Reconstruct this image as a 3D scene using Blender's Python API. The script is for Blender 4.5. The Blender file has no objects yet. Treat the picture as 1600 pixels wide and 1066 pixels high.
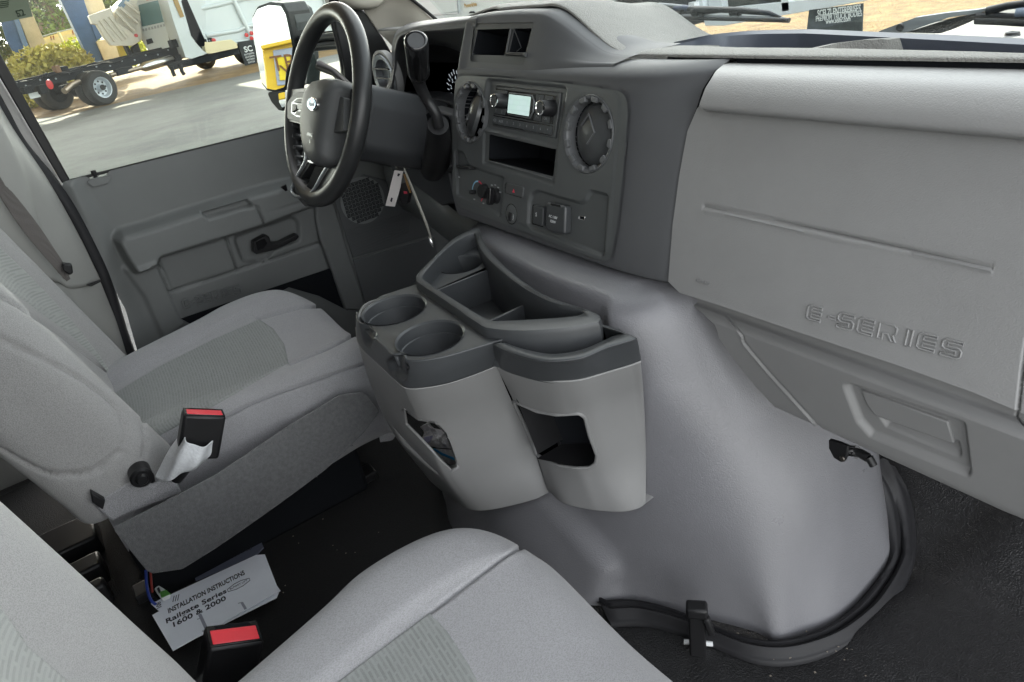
import bpy, bmesh, math, random
import numpy as np
from mathutils import Vector, Matrix
random.seed(7); rng = np.random.default_rng(7)
S = bpy.context.scene
COL = S.collection
# ------------------------------------------------------------------ camera
YAW, PIT, ROL, FPX, HC = math.radians(-59.89693), math.radians(28.46545), math.radians(10.29830), 1110.0, 1.75
def cam_axes():
    f = np.array([math.sin(YAW)*math.cos(PIT), math.cos(YAW)*math.cos(PIT), -math.sin(PIT)])
    r = np.array([math.cos(YAW), -math.sin(YAW), 0.0]); d = np.cross(f, r)
    return r*math.cos(ROL)+d*math.sin(ROL), -r*math.sin(ROL)+d*math.cos(ROL), f
CR, CD, CF = cam_axes(); CP = np.array([0, 0, HC])
cam = bpy.data.cameras.new('camera'); camo = bpy.data.objects.new('camera', cam); COL.objects.link(camo)
cam.sensor_width = 36; cam.lens = FPX/1600*36; cam.clip_start = .02; cam.clip_end = 2000
M4 = Matrix((tuple(CR)+(0,), tuple(-CD)+(0,), tuple(-CF)+(HC,), (0, 0, 0, 1)))
M4 = Matrix(((CR[0], -CD[0], -CF[0], 0), (CR[1], -CD[1], -CF[1], 0), (CR[2], -CD[2], -CF[2], HC), (0, 0, 0, 1)))
camo.matrix_world = M4
S.camera = camo
# ------------------------------------------------------------------ light
SUN_EL, SUN_AZ = 27.0, 282.0        # azimuth clockwise from +Y : from the far left of the van
world = bpy.data.worlds.new('World'); S.world = world; world.use_nodes = True
wn = world.node_tree.nodes; wl = world.node_tree.links
sky = wn.new('ShaderNodeTexSky'); sky.sky_type = 'NISHITA'; sky.sun_disc = False
sky.sun_elevation = math.radians(SUN_EL); sky.sun_rotation = math.radians(SUN_AZ)
sky.dust_density = 2.5; sky.air_density = 1.2
hs_ = wn.new('ShaderNodeHueSaturation'); hs_.inputs['Saturation'].default_value = .19; wl.new(sky.outputs[0], hs_.inputs['Color'])
tn_ = wn.new('ShaderNodeVectorMath'); tn_.operation = 'MULTIPLY'; tn_.inputs[1].default_value = (1.015, 1.0, .98); wl.new(hs_.outputs[0], tn_.inputs[0])     # sky tinted slightly warm so the shaded cab reads neutral
wl.new(tn_.outputs[0], wn['Background'].inputs[0]); wn['Background'].inputs[1].default_value = .15
sl = bpy.data.lights.new('sun', 'SUN'); sl.energy = 2.0; sl.angle = math.radians(.5); sl.color = (1, .87, .68)
so = bpy.data.objects.new('sun', sl); COL.objects.link(so)
sd = Vector((math.sin(math.radians(SUN_AZ))*math.cos(math.radians(SUN_EL)), math.cos(math.radians(SUN_AZ))*math.cos(math.radians(SUN_EL)), math.sin(math.radians(SUN_EL))))
so.rotation_euler = (-sd).to_track_quat('-Z', 'Y').to_euler()
S.view_settings.view_transform = 'Standard'; S.view_settings.look = 'None'
S.view_settings.exposure = 2.78; S.view_settings.gamma = 1
S.cycles.max_bounces = 8; S.cycles.transparent_max_bounces = 12
S.cycles.caustics_reflective = False; S.cycles.caustics_refractive = False
S.cycles.use_denoising = True
# ------------------------------------------------------------------ helpers
def ray(u, v): return CR*((u-800)/FPX)+CD*((v-533)/FPX)+CF
def V(u, v, X=None, Y=None, Z=None):
    d = ray(u, v); ax, val = (0, X) if X is not None else (1, Y) if Y is not None else (2, Z)
    return CP+d*((val-CP[ax])/d[ax])
def proj(P):
    P = np.asarray(P, float)-CP; z = np.maximum(P@CF, 1e-3)
    return np.stack([800+FPX*(P@CR)/z, 533+FPX*(P@CD)/z], -1)
def nrm(v): v = np.asarray(v, float); return v/np.linalg.norm(v)
class PL:
    def __init__(s, O, ex, ey):
        s.O = np.asarray(O, float); s.ex = nrm(ex); s.ey = nrm(ey); s.n = nrm(np.cross(s.ex, s.ey))
        if s.n@(CP-s.O) < 0: s.n = -s.n
    def px(s, u, v, h=0):
        d = ray(u, v); o = s.O+s.n*h; t = ((o-CP)@s.n)/(d@s.n); q = CP+d*t-o
        return (q@s.ex, q@s.ey)
    def pt(s, a, b, h=0): return s.O+s.ex*a+s.ey*b+s.n*h
    def P(s, u, v, h=0): return s.pt(*s.px(u, v, h), h)
    def off(s, h): return PL(s.O+s.n*h, s.ex, s.ey)
def PX(x): return PL((x, 0, HC), (0, 1, 0), (0, 0, -1))
def PY(y): return PL((0, y, HC), (1, 0, 0), (0, 0, -1))
def PZ(z): return PL((0, 0, z), (1, 0, 0), (0, 1, 0))
def root(name, label, cat, loc, group=None, kind=None):
    o = bpy.data.objects.new(name, None); COL.objects.link(o); o.location = Vector(loc); o.empty_display_size = .05
    o['label'] = label; o['category'] = cat
    if group: o['group'] = group
    if kind: o['kind'] = kind
    o['_w'] = [float(c) for c in loc]
    return o
def worg(p):
    w = np.zeros(3)
    while p is not None: w = w+np.array(p.location); p = p.parent
    return w
def mk(name, v, f, mat, parent=None, smooth=True, angle=35, label=None, kind=None):
    v = np.asarray(v, float)
    if parent is not None: v = v-worg(parent)
    me = bpy.data.meshes.new(name); me.from_pydata(v.tolist(), [], f if isinstance(f, list) else f.tolist())
    me.materials.append(mat); me.update()
    if smooth:
        me.shade_smooth()
        if angle < 179: me.set_sharp_from_angle(angle=math.radians(angle))
    o = bpy.data.objects.new(name, me); COL.objects.link(o)
    if parent is not None: o.parent = parent
    if label: o['label'] = label
    if kind: o['kind'] = kind
    return o
def tag(o, label, cat=None, group=None, kind=None):
    o['label'] = label
    if cat: o['category'] = cat
    if group: o['group'] = group
    if kind: o['kind'] = kind
    return o
def recentre(o):
    """put a top-level mesh's origin at its base"""
    me = o.data; n = len(me.vertices); a = np.empty(n*3); me.vertices.foreach_get('co', a); a = a.reshape(-1, 3)
    c = np.array([(a[:, 0].min()+a[:, 0].max())/2, (a[:, 1].min()+a[:, 1].max())/2, a[:, 2].min()])
    me.vertices.foreach_set('co', (a-c).ravel()); o.location = Vector(c+np.array(o.location)); me.update(); return o
def sdf(P, poly):
    """signed distance of points (N,2) to polygon, negative inside"""
    poly = np.asarray(poly, float); d = np.full(len(P), 1e9); ins = np.zeros(len(P), bool)
    for i in range(len(poly)):
        a = poly[i]; b = poly[(i+1) % len(poly)]; e = b-a; w = P-a
        t = np.clip((w@e)/max(e@e, 1e-12), 0, 1); q = w-t[:, None]*e; d = np.minimum(d, (q*q).sum(1))
        c = ((a[1] <= P[:, 1]) & (b[1] > P[:, 1])) | ((b[1] <= P[:, 1]) & (a[1] > P[:, 1]))
        with np.errstate(divide='ignore', invalid='ignore'):
            x = a[0]+(P[:, 1]-a[1])/(b[1]-a[1] if b[1] != a[1] else 1e-9)*e[0]
        ins ^= c & (P[:, 0] < x)
    return np.sqrt(d)*np.where(ins, -1, 1)
def ldist(P, line):
    line = np.asarray(line, float); d = np.full(len(P), 1e9)
    for a, b in zip(line[:-1], line[1:]):
        e = b-a; w = P-a; t = np.clip((w@e)/max(e@e, 1e-12), 0, 1); q = w-t[:, None]*e; d = np.minimum(d, (q*q).sum(1))
    return np.sqrt(d)
def fil(pts, r, n=5):
    """round the corners of a closed 2-D polygon"""
    pts = [np.asarray(p, float) for p in pts]; out = []; N = len(pts)
    for i in range(N):
        p = pts[i]; a = pts[i-1]-p; b = pts[(i+1) % N]-p; la, lb = np.linalg.norm(a), np.linalg.norm(b)
        rr = r[i] if isinstance(r, (list, tuple)) else r
        if la < 1e-9 or lb < 1e-9: continue
        ca = np.clip(a@b/la/lb, -1, 1); ang = math.acos(ca)
        k = min(rr/max(math.tan(ang/2), .05), la*.48, lb*.48)
        if k < 1e-6: out.append(p); continue
        A = p+a/la*k; B = p+b/lb*k
        for j in range(n+1):
            t = j/n; out.append((1-t)**2*A+2*t*(1-t)*p+t*t*B)
    return np.array(out)
def smooth(pts, n=8, closed=False):
    """catmull-rom polyline through points of any dimension"""
    P = np.asarray(pts, float); N = len(P); out = []
    if closed: idx = lambda i: P[i % N]
    else: idx = lambda i: 2*P[0]-P[1] if i < 0 else 2*P[-1]-P[-2] if i >= N else P[i]
    for i in range(N if closed else N-1):
        p0, p1, p2, p3 = idx(i-1), idx(i), idx(i+1), idx(i+2)
        for j in range(n):
            t = j/n; out.append(.5*(2*p1+(p2-p0)*t+(2*p0-5*p1+4*p2-p3)*t*t+(3*p1-p0-3*p2+p3)*t**3))
    if not closed: out.append(P[-1])
    return np.array(out)
def cr_matrix(n, a, closed=False):
    """weights (len(a), n) of catmull-rom interpolation at parameters a in 0..n-1"""
    W = np.zeros((len(a), n)); i = np.floor(a).astype(int)
    if not closed: i = np.clip(i, 0, n-2)
    t = a-i
    w = [.5*(-t+2*t*t-t**3), .5*(2-5*t*t+3*t**3), .5*(t+4*t*t-3*t**3), .5*(-t*t+t**3)]
    r = np.arange(len(a))
    for k in range(4):
        j = i+k-1
        if closed: np.add.at(W, (r, j % n), w[k])
        else:
            lo = j < 0; hi = j >= n; ok = ~lo & ~hi
            np.add.at(W, (r[ok], j[ok]), w[k][ok])
            np.add.at(W, (r[lo], np.zeros(lo.sum(), int)), 2*w[k][lo]); np.add.at(W, (r[lo], np.ones(lo.sum(), int)), -w[k][lo])
            np.add.at(W, (r[hi], np.full(hi.sum(), n-1)), 2*w[k][hi]); np.add.at(W, (r[hi], np.full(hi.sum(), n-2)), -w[k][hi])
    return W
def sst(x): x = np.clip(x, 0, 1); return x*x*(3-2*x)
def surf(name, ctrl, mat, parent=None, nu=40, nv=40, outline=None, cuts=(), grooves=(), regions=(), offset=0, thick=0,
         hfun=None, angle=60, toward=None, label=None, closed_v=False, lin=False, kind=None, noise=0, largest=False):
    """smooth sheet through a control grid; outline / cuts / grooves / regions are drawn in picture coordinates at build time"""
    G = np.asarray(ctrl, float); R, C = G.shape[:2]
    a = np.linspace(0, R-1, nu); b = np.linspace(0, C if closed_v else C-1, nv+1 if closed_v else nv)
    if closed_v: b = b[:-1]
    if lin:
        def evalab(A, B):
            ia = np.clip(np.floor(A).astype(int), 0, R-2); ib = np.clip(np.floor(B).astype(int), 0, C-2); ta = (A-ia)[:, None]; tb = (B-ib)[:, None]
            return (G[ia, ib]*(1-ta)*(1-tb)+G[ia+1, ib]*ta*(1-tb)+G[ia, ib+1]*(1-ta)*tb+G[ia+1, ib+1]*ta*tb)
        AA, BB = np.meshgrid(a, b, indexing='ij'); P = evalab(AA.ravel(), BB.ravel()).reshape(len(a), len(b), 3)
    else:
        WA = cr_matrix(R, a); WB = cr_matrix(C, b, closed_v)
        P = np.einsum('ir,rck,jc->ijk', WA, G, WB)
    du = np.gradient(P, axis=0)
    if closed_v: dv = (np.roll(P, -1, 1)-np.roll(P, 1, 1))/2
    else: dv = np.gradient(P, axis=1)
    N = np.cross(du, dv); N /= np.maximum(np.linalg.norm(N, axis=2, keepdims=True), 1e-12)
    T = CP if toward is None else np.asarray(toward, float)
    flip = np.mean(np.sum(N*(T-P), 2)) < 0
    if closed_v and toward is None: cen = P.mean((0, 1)); flip = np.mean(np.sum(N*(P-cen), 2)) < 0
    if flip: N = -N
    nu_, nv_ = P.shape[:2]; Q = proj(P.reshape(-1, 3)); F = np.full(len(Q), -1e9)
    if outline is not None: F = sdf(Q, outline)
    for c in cuts: F = np.maximum(F, -sdf(Q, c))
    H = np.full(len(Q), float(offset))
    for g in grooves:
        line, w, dep = g[:3]; H -= dep*np.exp(-(ldist(Q, line)/w)**2)
    for poly, w, h in regions:
        H += h*sst(.5-sdf(Q, poly)/w)
    if hfun is not None: H += hfun(P.reshape(-1, 3), Q)
    if noise: H += noise*rng.standard_normal(len(Q))
    P = P+N*H.reshape(nu_, nv_, 1)
    Pf = P.reshape(-1, 3).copy(); Fg = F.reshape(nu_, nv_)
    i0, j0 = np.meshgrid(np.arange(nu_-1), np.arange(nv_ if closed_v else nv_-1), indexing='ij')
    i0 = i0.ravel(); j0 = j0.ravel(); j1 = (j0+1) % nv_
    f = np.stack([i0*nv_+j0, (i0+1)*nv_+j0, (i0+1)*nv_+j1, i0*nv_+j1], 1)
    if outline is not None or len(cuts):
        f = f[(F[f] < 0).any(1)]
        if len(f) == 0: f = np.zeros((0, 4), int)
        ga, gb = np.gradient(Fg); g2 = (ga**2+gb**2).ravel(); used = np.unique(f); out = used[F[used] > 0]
        sa = np.clip(-F[out]*ga.ravel()[out]/np.maximum(g2[out], 1e-9), -1.2, 1.2); sb = np.clip(-F[out]*gb.ravel()[out]/np.maximum(g2[out], 1e-9), -1.2, 1.2)
        dPa = np.gradient(P, axis=0).reshape(-1, 3); dPb = np.gradient(P, axis=1).reshape(-1, 3)
        Pf[out] += dPa[out]*sa[:, None]+dPb[out]*sb[:, None]
    if largest and len(f):                    # keep the one connected piece with most faces
        lab = np.arange(nu_*nv_)
        for _ in range(3000):
            m = lab[f].min(1); new = lab.copy(); np.minimum.at(new, f.ravel(), np.repeat(m, 4))
            new = new[new]
            if (new == lab).all(): break
            lab = new
        l0 = lab[f[:, 0]]; vals, cnt = np.unique(l0, return_counts=True); f = f[l0 == vals[cnt.argmax()]]
    if flip: f = f[:, ::-1]
    used, inv = np.unique(f, return_inverse=True); f = inv.reshape(f.shape)
    surf.last = (P.reshape(-1, 3), Q)
    o = mk(name, Pf[used], f, mat, parent, True, angle, label, kind)
    if thick:
        m = o.modifiers.new('s', 'SOLIDIFY'); m.thickness = thick; m.offset = -1; m.use_even_offset = False
    return o
def flat(pl, u0, v0, u1, v1, grow=0):
    """2x2 control grid on a plane that spans a picture box"""
    c = [pl.px(u, v) for u, v in ((u0, v0), (u1, v0), (u1, v1), (u0, v1))]
    s0 = min(q[0] for q in c)-grow; s1 = max(q[0] for q in c)+grow; t0 = min(q[1] for q in c)-grow; t1 = max(q[1] for q in c)+grow
    return [[pl.pt(s0, t0), pl.pt(s1, t0)], [pl.pt(s0, t1), pl.pt(s1, t1)]]
def bev(o, w, seg=2, ang=30):
    if w > 0:
        m = o.modifiers.new('b', 'BEVEL'); m.width = w; m.segments = seg; m.limit_method = 'ANGLE'; m.angle_limit = math.radians(ang); m.harden_normals = False
    return o
def prism(name, pl, poly, h0, h1, mat, parent=None, bevel=.0015, rnd=0, label=None, n=4, taper=0, kind=None):
    """polygon in plane coordinates extruded along the plane normal"""
    p = fil(poly, rnd, n) if rnd else np.asarray(poly, float); N = len(p); c = p.mean(0)
    q = c+(p-c)*(1-taper)
    v = [pl.pt(a, b, h0) for a, b in p]+[pl.pt(a, b, h1) for a, b in q]
    area = sum(p[i-1][0]*p[i][1]-p[i][0]*p[i-1][1] for i in range(N)); rh = np.cross(pl.ex, pl.ey)@pl.n > 0
    f = [list(range(N))[::-1], list(range(N, 2*N))]+[[i, (i+1) % N, N+(i+1) % N, N+i] for i in range(N)]
    if (area < 0) == rh: f = [x[::-1] for x in f]
    if h1 < h0: f = [x[::-1] for x in f]
    return bev(mk(name, v, f, mat, parent, True, 40, label, kind), bevel)
def prx(name, pl, pxs, h0, h1, mat, parent=None, bevel=.0015, rnd=0, label=None, at=None, taper=0, kind=None, n=4):
    h = h1 if at is None else at
    return prism(name, pl, [pl.px(u, v, h) for u, v in pxs], h0, h1, mat, parent, bevel, rnd, label, n, taper, kind)
def box(name, c, d, mat, parent=None, bevel=.003, rot=0, label=None, ax=None):
    c = np.asarray(c, float); ex, ey = np.array([math.cos(rot), math.sin(rot), 0]), np.array([-math.sin(rot), math.cos(rot), 0]); ez = np.array([0, 0, 1.])
    if ax is not None: ex, ey, ez = [nrm(a) for a in ax]
    v = [c+ex*sx*d[0]/2+ey*sy*d[1]/2+ez*sz*d[2]/2 for sz in (-1, 1) for sy in (-1, 1) for sx in (-1, 1)]
    f = [[0, 2, 3, 1], [4, 5, 7, 6], [0, 1, 5, 4], [2, 6, 7, 3], [0, 4, 6, 2], [1, 3, 7, 5]]
    if np.cross(ex, ey)@ez < 0: f = [q[::-1] for q in f]
    return bev(mk(name, v, f, mat, parent, True, 40, label), bevel)
def tube(name, pts, r, mat, parent=None, seg=10, closed=False, label=None, sq=1.0, up=None, smoothn=0, kind=None):
    P = np.asarray(pts, float)
    if smoothn: P = smooth(P, smoothn, closed)
    n = len(P); rr = np.interp(np.linspace(0, 1, n), np.linspace(0, 1, len(r)), r) if hasattr(r, '__len__') else np.full(n, r)
    T = (np.roll(P, -1, 0)-np.roll(P, 1, 0)) if closed else np.gradient(P, axis=0); T /= np.linalg.norm(T, axis=1, keepdims=True)
    u = np.array(up if up is not None else (0, 0, 1.), float)
    if abs(u@T[0]) > .95: u = np.array([0, 1., 0]) if abs(T[0][1]) < .9 else np.array([1., 0, 0])
    v = []; e = nrm(u-(u@T[0])*T[0])
    for i in range(n):
        if up is not None:
            e = nrm(u-(u@T[i])*T[i]) if abs(u@T[i]) < .999 else e
        else: e = nrm(e-(e@T[i])*T[i])
        w = np.cross(T[i], e)
        for k in range(seg):
            t = 2*math.pi*k/seg; v.append(P[i]+rr[i]*(math.cos(t)*e*sq+math.sin(t)*w))
    f = []
    for i in range(n if closed else n-1):
        for k in range(seg):
            a = i*seg+k; b = i*seg+(k+1) % seg; c = ((i+1) % n)*seg+(k+1) % seg; d = ((i+1) % n)*seg+k; f.append([a, b, c, d])
    if not closed: f.append(list(range(seg))[::-1]); f.append([(n-1)*seg+k for k in range(seg)])
    return mk(name, v, f, mat, parent, True, 50, label, kind)
def lathe(name, c, axis, prof, mat, parent=None, seg=32, label=None, sx=1, sy=1, upv=None, kind=None):
    """profile of (radius, height along axis)"""
    c = np.asarray(c, float); w = nrm(axis); u = np.array(upv if upv is not None else ([0, 0, 1.] if abs(w[2]) < .9 else [0, 1., 0])); u = nrm(u-(u@w)*w); q = np.cross(w, u)
    v = [c+w*h+r*(math.cos(2*math.pi*k/seg)*u*sx+math.sin(2*math.pi*k/seg)*q*sy) for r, h in prof for k in range(seg)]
    f = [[i*seg+k, i*seg+(k+1) % seg, (i+1)*seg+(k+1) % seg, (i+1)*seg+k] for i in range(len(prof)-1) for k in range(seg)]
    if prof[-1][1] < prof[0][1]: f = [x[::-1] for x in f]
    return mk(name, v, f, mat, parent, True, 40, label, kind)
def text(s, pos, right, up, size, mat, parent=None, depth=.0003, name='lettering', spacing=1.0, shear=0, sx=1, align='CENTER', bold=0, label=None):
    cu = bpy.data.curves.new(name, 'FONT'); cu.body = s; cu.size = size; cu.extrude = depth; cu.align_x = align; cu.align_y = 'CENTER'; cu.space_character = spacing; cu.shear = shear; cu.offset = bold
    cu.resolution_u = 3
    t = bpy.data.objects.new(name, cu); COL.objects.link(t); me = bpy.data.meshes.new_from_object(t); bpy.data.objects.remove(t)
    r = nrm(right); u = nrm(np.asarray(up, float)-(np.asarray(up)@r)*r); n = np.cross(r, u); c = np.asarray(pos, float)
    a = np.empty(len(me.vertices)*3); me.vertices.foreach_get('co', a); a = a.reshape(-1, 3)
    w = c+a[:, :1]*sx*r+a[:, 1:2]*u+a[:, 2:3]*n
    if parent is not None: w = w-worg(parent)
    me.vertices.foreach_set('co', w.ravel()); me.materials.clear(); me.materials.append(mat); me.update()
    o = bpy.data.objects.new(name, me); COL.objects.link(o)
    if parent is not None: o.parent = parent
    if label: o['label'] = label
    return o
def join_parts(name, objs, parent, kind=None, label=None):
    """several meshes of one part -> one mesh"""
    v = []; f = []; mats = []; mi = []
    for o in objs:
        b = len(v); w = worg(o); me = o.data
        v += [np.array(x.co)+w for x in me.vertices]
        m = me.materials[0]
        if m not in mats: mats.append(m)
        for p in me.polygons: f.append([b+i for i in p.vertices]); mi.append(mats.index(m))
        bpy.data.objects.remove(o)
    r = mk(name, v, f, mats[0], parent, True, 40, label, kind)
    for m in mats[1:]: r.data.materials.append(m)
    r.data.polygons.foreach_set('material_index', mi); return r
# ------------------------------------------------------------------ materials
def mat(name, col, rough=.5, metal=0, bump=None, spec=.5, var=0, vscale=8, emit=None, coat=0, sheen=0, build=None):
    m = bpy.data.materials.new(name); m.use_nodes = True; n = m.node_tree.nodes; l = m.node_tree.links; b = n['Principled BSDF']
    c = tuple(col)+(1,) if len(col) == 3 else col
    b.inputs['Base Color'].default_value = c; b.inputs['Roughness'].default_value = rough; b.inputs['Metallic'].default_value = metal
    b.inputs['Specular IOR Level'].default_value = spec; b.inputs['Coat Weight'].default_value = coat; b.inputs['Sheen Weight'].default_value = sheen
    tc = n.new('ShaderNodeTexCoord')
    if var:
        t = n.new('ShaderNodeTexNoise'); t.inputs['Scale'].default_value = vscale; t.inputs['Detail'].default_value = 6; t.inputs['Roughness'].default_value = .65
        l.new(tc.outputs['Object'], t.inputs['Vector'])
        mr = n.new('ShaderNodeMapRange'); mr.inputs['From Min'].default_value = .3; mr.inputs['From Max'].default_value = .7; mr.inputs['To Min'].default_value = 1-var; mr.inputs['To Max'].default_value = 1+var
        l.new(t.outputs[0], mr.inputs['Value'])
        mx = n.new('ShaderNodeVectorMath'); mx.operation = 'SCALE'; mx.inputs[0].default_value = c[:3]; l.new(mr.outputs[0], mx.inputs['Scale']); l.new(mx.outputs[0], b.inputs['Base Color'])
        mr2 = n.new('ShaderNodeMapRange'); mr2.inputs['To Min'].default_value = max(rough-.07, .02); mr2.inputs['To Max'].default_value = min(rough+.07, 1); l.new(t.outputs[0], mr2.inputs['Value']); l.new(mr2.outputs[0], b.inputs['Roughness'])
    if bump:
        kind, sc, st, dist = bump
        if kind == 'voronoi':
            t = n.new('ShaderNodeTexVoronoi'); t.inputs['Scale'].default_value = sc; t.feature = 'SMOOTH_F1'; out = t.outputs['Distance']
        else:
            t = n.new('ShaderNodeTexNoise'); t.inputs['Scale'].default_value = sc; t.inputs['Detail'].default_value = 3; out = t.outputs[0]
        l.new(tc.outputs['Object'], t.inputs['Vector'])
        bp = n.new('ShaderNodeBump'); bp.inputs['Strength'].default_value = st; bp.inputs['Distance'].default_value = dist
        l.new(out, bp.inputs['Height']); l.new(bp.outputs[0], b.inputs['Normal'])
    if emit: b.inputs['Emission Color'].default_value = tuple(emit[:3])+(1,); b.inputs['Emission Strength'].default_value = emit[3]
    if build: build(m, n, l, b, tc)
    return m
def leather(sc, st):
    """pebbled vinyl grain: worms of noise plus fine cells"""
    def f(m, n, l, b, tc):
        w = n.new('ShaderNodeTexNoise'); w.inputs['Scale'].default_value = sc*.6; w.inputs['Detail'].default_value = 2
        l.new(tc.outputs['Object'], w.inputs['Vector'])
        mix = n.new('ShaderNodeVectorMath'); mix.operation = 'MULTIPLY_ADD'; mix.inputs[1].default_value = (.006,)*3
        l.new(w.outputs['Color'], mix.inputs[0]); l.new(tc.outputs['Object'], mix.inputs[2])
        t = n.new('ShaderNodeTexVoronoi'); t.inputs['Scale'].default_value = sc; t.feature = 'F1'
        l.new(mix.outputs[0], t.inputs['Vector'])
        bp = n.new('ShaderNodeBump'); bp.inputs['Strength'].default_value = st; bp.inputs['Distance'].default_value = .0012; bp.invert = True
        l.new(t.outputs['Distance'], bp.inputs['Height']); l.new(bp.outputs[0], b.inputs['Normal'])
    return f
def fabric(plane, c1, c2, sc=520, dash=False):
    """woven cloth: twill ribs in the (x,y) or (x,z) plane of the seat"""
    def f(m, n, l, b, tc):
        sep = n.new('ShaderNodeSeparateXYZ'); l.new(tc.outputs['Object'], sep.inputs[0]); cb = n.new('ShaderNodeCombineXYZ')
        for k_, vec in enumerate({'xy': ((1, .12, .5), (.1, 1, .6)), 'xz': ((.75, .75, 0), (0, .35, 1)), 'yz': ((0, 1, 0), (0, 0, 1))}[plane]):
            dt_ = n.new('ShaderNodeVectorMath'); dt_.operation = 'DOT_PRODUCT'; dt_.inputs[1].default_value = vec; l.new(tc.outputs['Object'], dt_.inputs[0]); l.new(dt_.outputs['Value'], cb.inputs[k_])
        mp = n.new('ShaderNodeMapping'); mp.inputs['Rotation'].default_value = (0, 0, .0 if dash else .5); l.new(cb.outputs[0], mp.inputs[0])
        nz = n.new('ShaderNodeTexNoise'); nz.inputs['Scale'].default_value = 12; nz.inputs['Detail'].default_value = 8; nz.inputs['Roughness'].default_value = .8; l.new(tc.outputs['Object'], nz.inputs['Vector'])
        ths = []
        for rot, sc_ in ((.5, (1, .4, 1)), (-1.05, (1, .5, 1))):          # two families of short threads crossing each other
            mp = n.new('ShaderNodeMapping'); mp.inputs['Rotation'].default_value = (.6*rot, .3, rot); mp.inputs['Scale'].default_value = (1, sc_[1], 1); l.new(tc.outputs['Object'], mp.inputs[0])
            w = n.new('ShaderNodeTexNoise'); w.inputs['Scale'].default_value = sc*2.4; w.inputs['Detail'].default_value = 0; l.new(mp.outputs[0], w.inputs['Vector']); ths.append(w)
        mul = n.new('ShaderNodeMath'); mul.operation = 'ADD'; l.new(ths[0].outputs[0], mul.inputs[0]); l.new(ths[1].outputs[0], mul.inputs[1])
        m2_ = n.new('ShaderNodeMapRange'); m2_.inputs['From Min'].default_value = .75; m2_.inputs['From Max'].default_value = 1.25; l.new(mul.outputs[0], m2_.inputs['Value']); mul = m2_
        h = mul.outputs[0]
        if dash:
            br = n.new('ShaderNodeTexBrick'); br.inputs['Scale'].default_value = 1; br.inputs['Brick Width'].default_value = .023; br.inputs['Row Height'].default_value = .0056
            br.inputs['Mortar Size'].default_value = .0017; br.inputs['Mortar Smooth'].default_value = .4; br.offset = .37; br.inputs['Color1'].default_value = (.25, .25, .25, 1); br.inputs['Color2'].default_value = (.6, .6, .6, 1); br.inputs['Mortar'].default_value = (1, 1, 1, 1)
            l.new(cb.outputs[0], br.inputs['Vector'])
            ad = n.new('ShaderNodeMath'); ad.operation = 'MULTIPLY_ADD'; ad.inputs[1].default_value = 2.2; l.new(br.outputs['Color'], ad.inputs[0]); l.new(h, ad.inputs[2]); h = ad.outputs[0]
        mx = n.new('ShaderNodeMix'); mx.data_type = 'RGBA'; mx.inputs[6].default_value = tuple(c1)+(1,); mx.inputs[7].default_value = tuple(c2)+(1,)
        mr = n.new('ShaderNodeMapRange'); mr.inputs['From Max'].default_value = 2.6 if dash else .8; l.new(h, mr.inputs['Value'])
        ml = n.new('ShaderNodeMath'); ml.operation = 'MULTIPLY_ADD'; ml.inputs[1].default_value = .8; l.new(mr.outputs[0], ml.inputs[0])
        ns = n.new('ShaderNodeMath'); ns.operation = 'MULTIPLY_ADD'; ns.inputs[1].default_value = .5; ns.inputs[2].default_value = -.15; l.new(nz.outputs[0], ns.inputs[0]); l.new(ns.outputs[0], ml.inputs[2])
        l.new(ml.outputs[0], mx.inputs[0]); l.new(mx.outputs[2], b.inputs['Base Color'])
        bp = n.new('ShaderNodeBump'); bp.inputs['Strength'].default_value = .3; bp.inputs['Distance'].default_value = .0009; l.new(h, bp.inputs['Height'])
        bp2 = n.new('ShaderNodeBump'); bp2.inputs['Strength'].default_value = .25; bp2.inputs['Distance'].default_value = .006; l.new(nz.outputs[0], bp2.inputs['Height']); l.new(bp.outputs[0], bp2.inputs['Normal']); l.new(bp2.outputs[0], b.inputs['Normal'])
    return f
def glassmat(name, tint, refl=.08, rough=0):
    m = bpy.data.materials.new(name); m.use_nodes = True; n = m.node_tree.nodes; l = m.node_tree.links; n.remove(n['Principled BSDF'])
    t = n.new('ShaderNodeBsdfTransparent'); t.inputs[0].default_value = tuple(tint)+(1,); g = n.new('ShaderNodeBsdfGlossy'); g.inputs['Roughness'].default_value = rough
    fr = n.new('ShaderNodeFresnel'); fr.inputs[0].default_value = 1.45
    ml = n.new('ShaderNodeMath'); ml.operation = 'MULTIPLY'; ml.inputs[1].default_value = refl/.04*.5; l.new(fr.outputs[0], ml.inputs[0])
    mx = n.new('ShaderNodeMixShader'); l.new(ml.outputs[0], mx.inputs[0]); l.new(t.outputs[0], mx.inputs[1]); l.new(g.outputs[0], mx.inputs[2]); l.new(mx.outputs[0], n['Material Output'].inputs[0])
    return m
GL = mat('light_grey_vinyl', (.25, .25, .249), .42, var=.05, build=leather(560, .22))
GP = mat('light_grey_plastic', (.215, .215, .214), .5, var=.04, bump=('noise', 900, .2, .0006))
GD = mat('door_grey_plastic', (.135, .142, .140), .55, var=.05, bump=('noise', 700, .25, .0006))
EC = mat('engine_cover_vinyl', (.165, .165, .176), .30, var=.05, vscale=5, build=leather(480, .26))
CH = mat('charcoal_plastic', (.078, .080, .084), .58, spec=.35, var=.06, bump=('noise', 1100, .25, .0005))
CB = mat('bezel_charcoal', (.074, .079, .080), .48, var=.05, bump=('noise', 1100, .2, .0004))
CC = mat('console_charcoal', (.042, .045, .048), .42, var=.06, bump=('noise', 900, .25, .0005))
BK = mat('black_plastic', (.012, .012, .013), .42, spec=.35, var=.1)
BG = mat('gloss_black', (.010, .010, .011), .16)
DK = mat('dark_void_plastic', (.008, .009, .011), .8, spec=.1)
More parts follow.
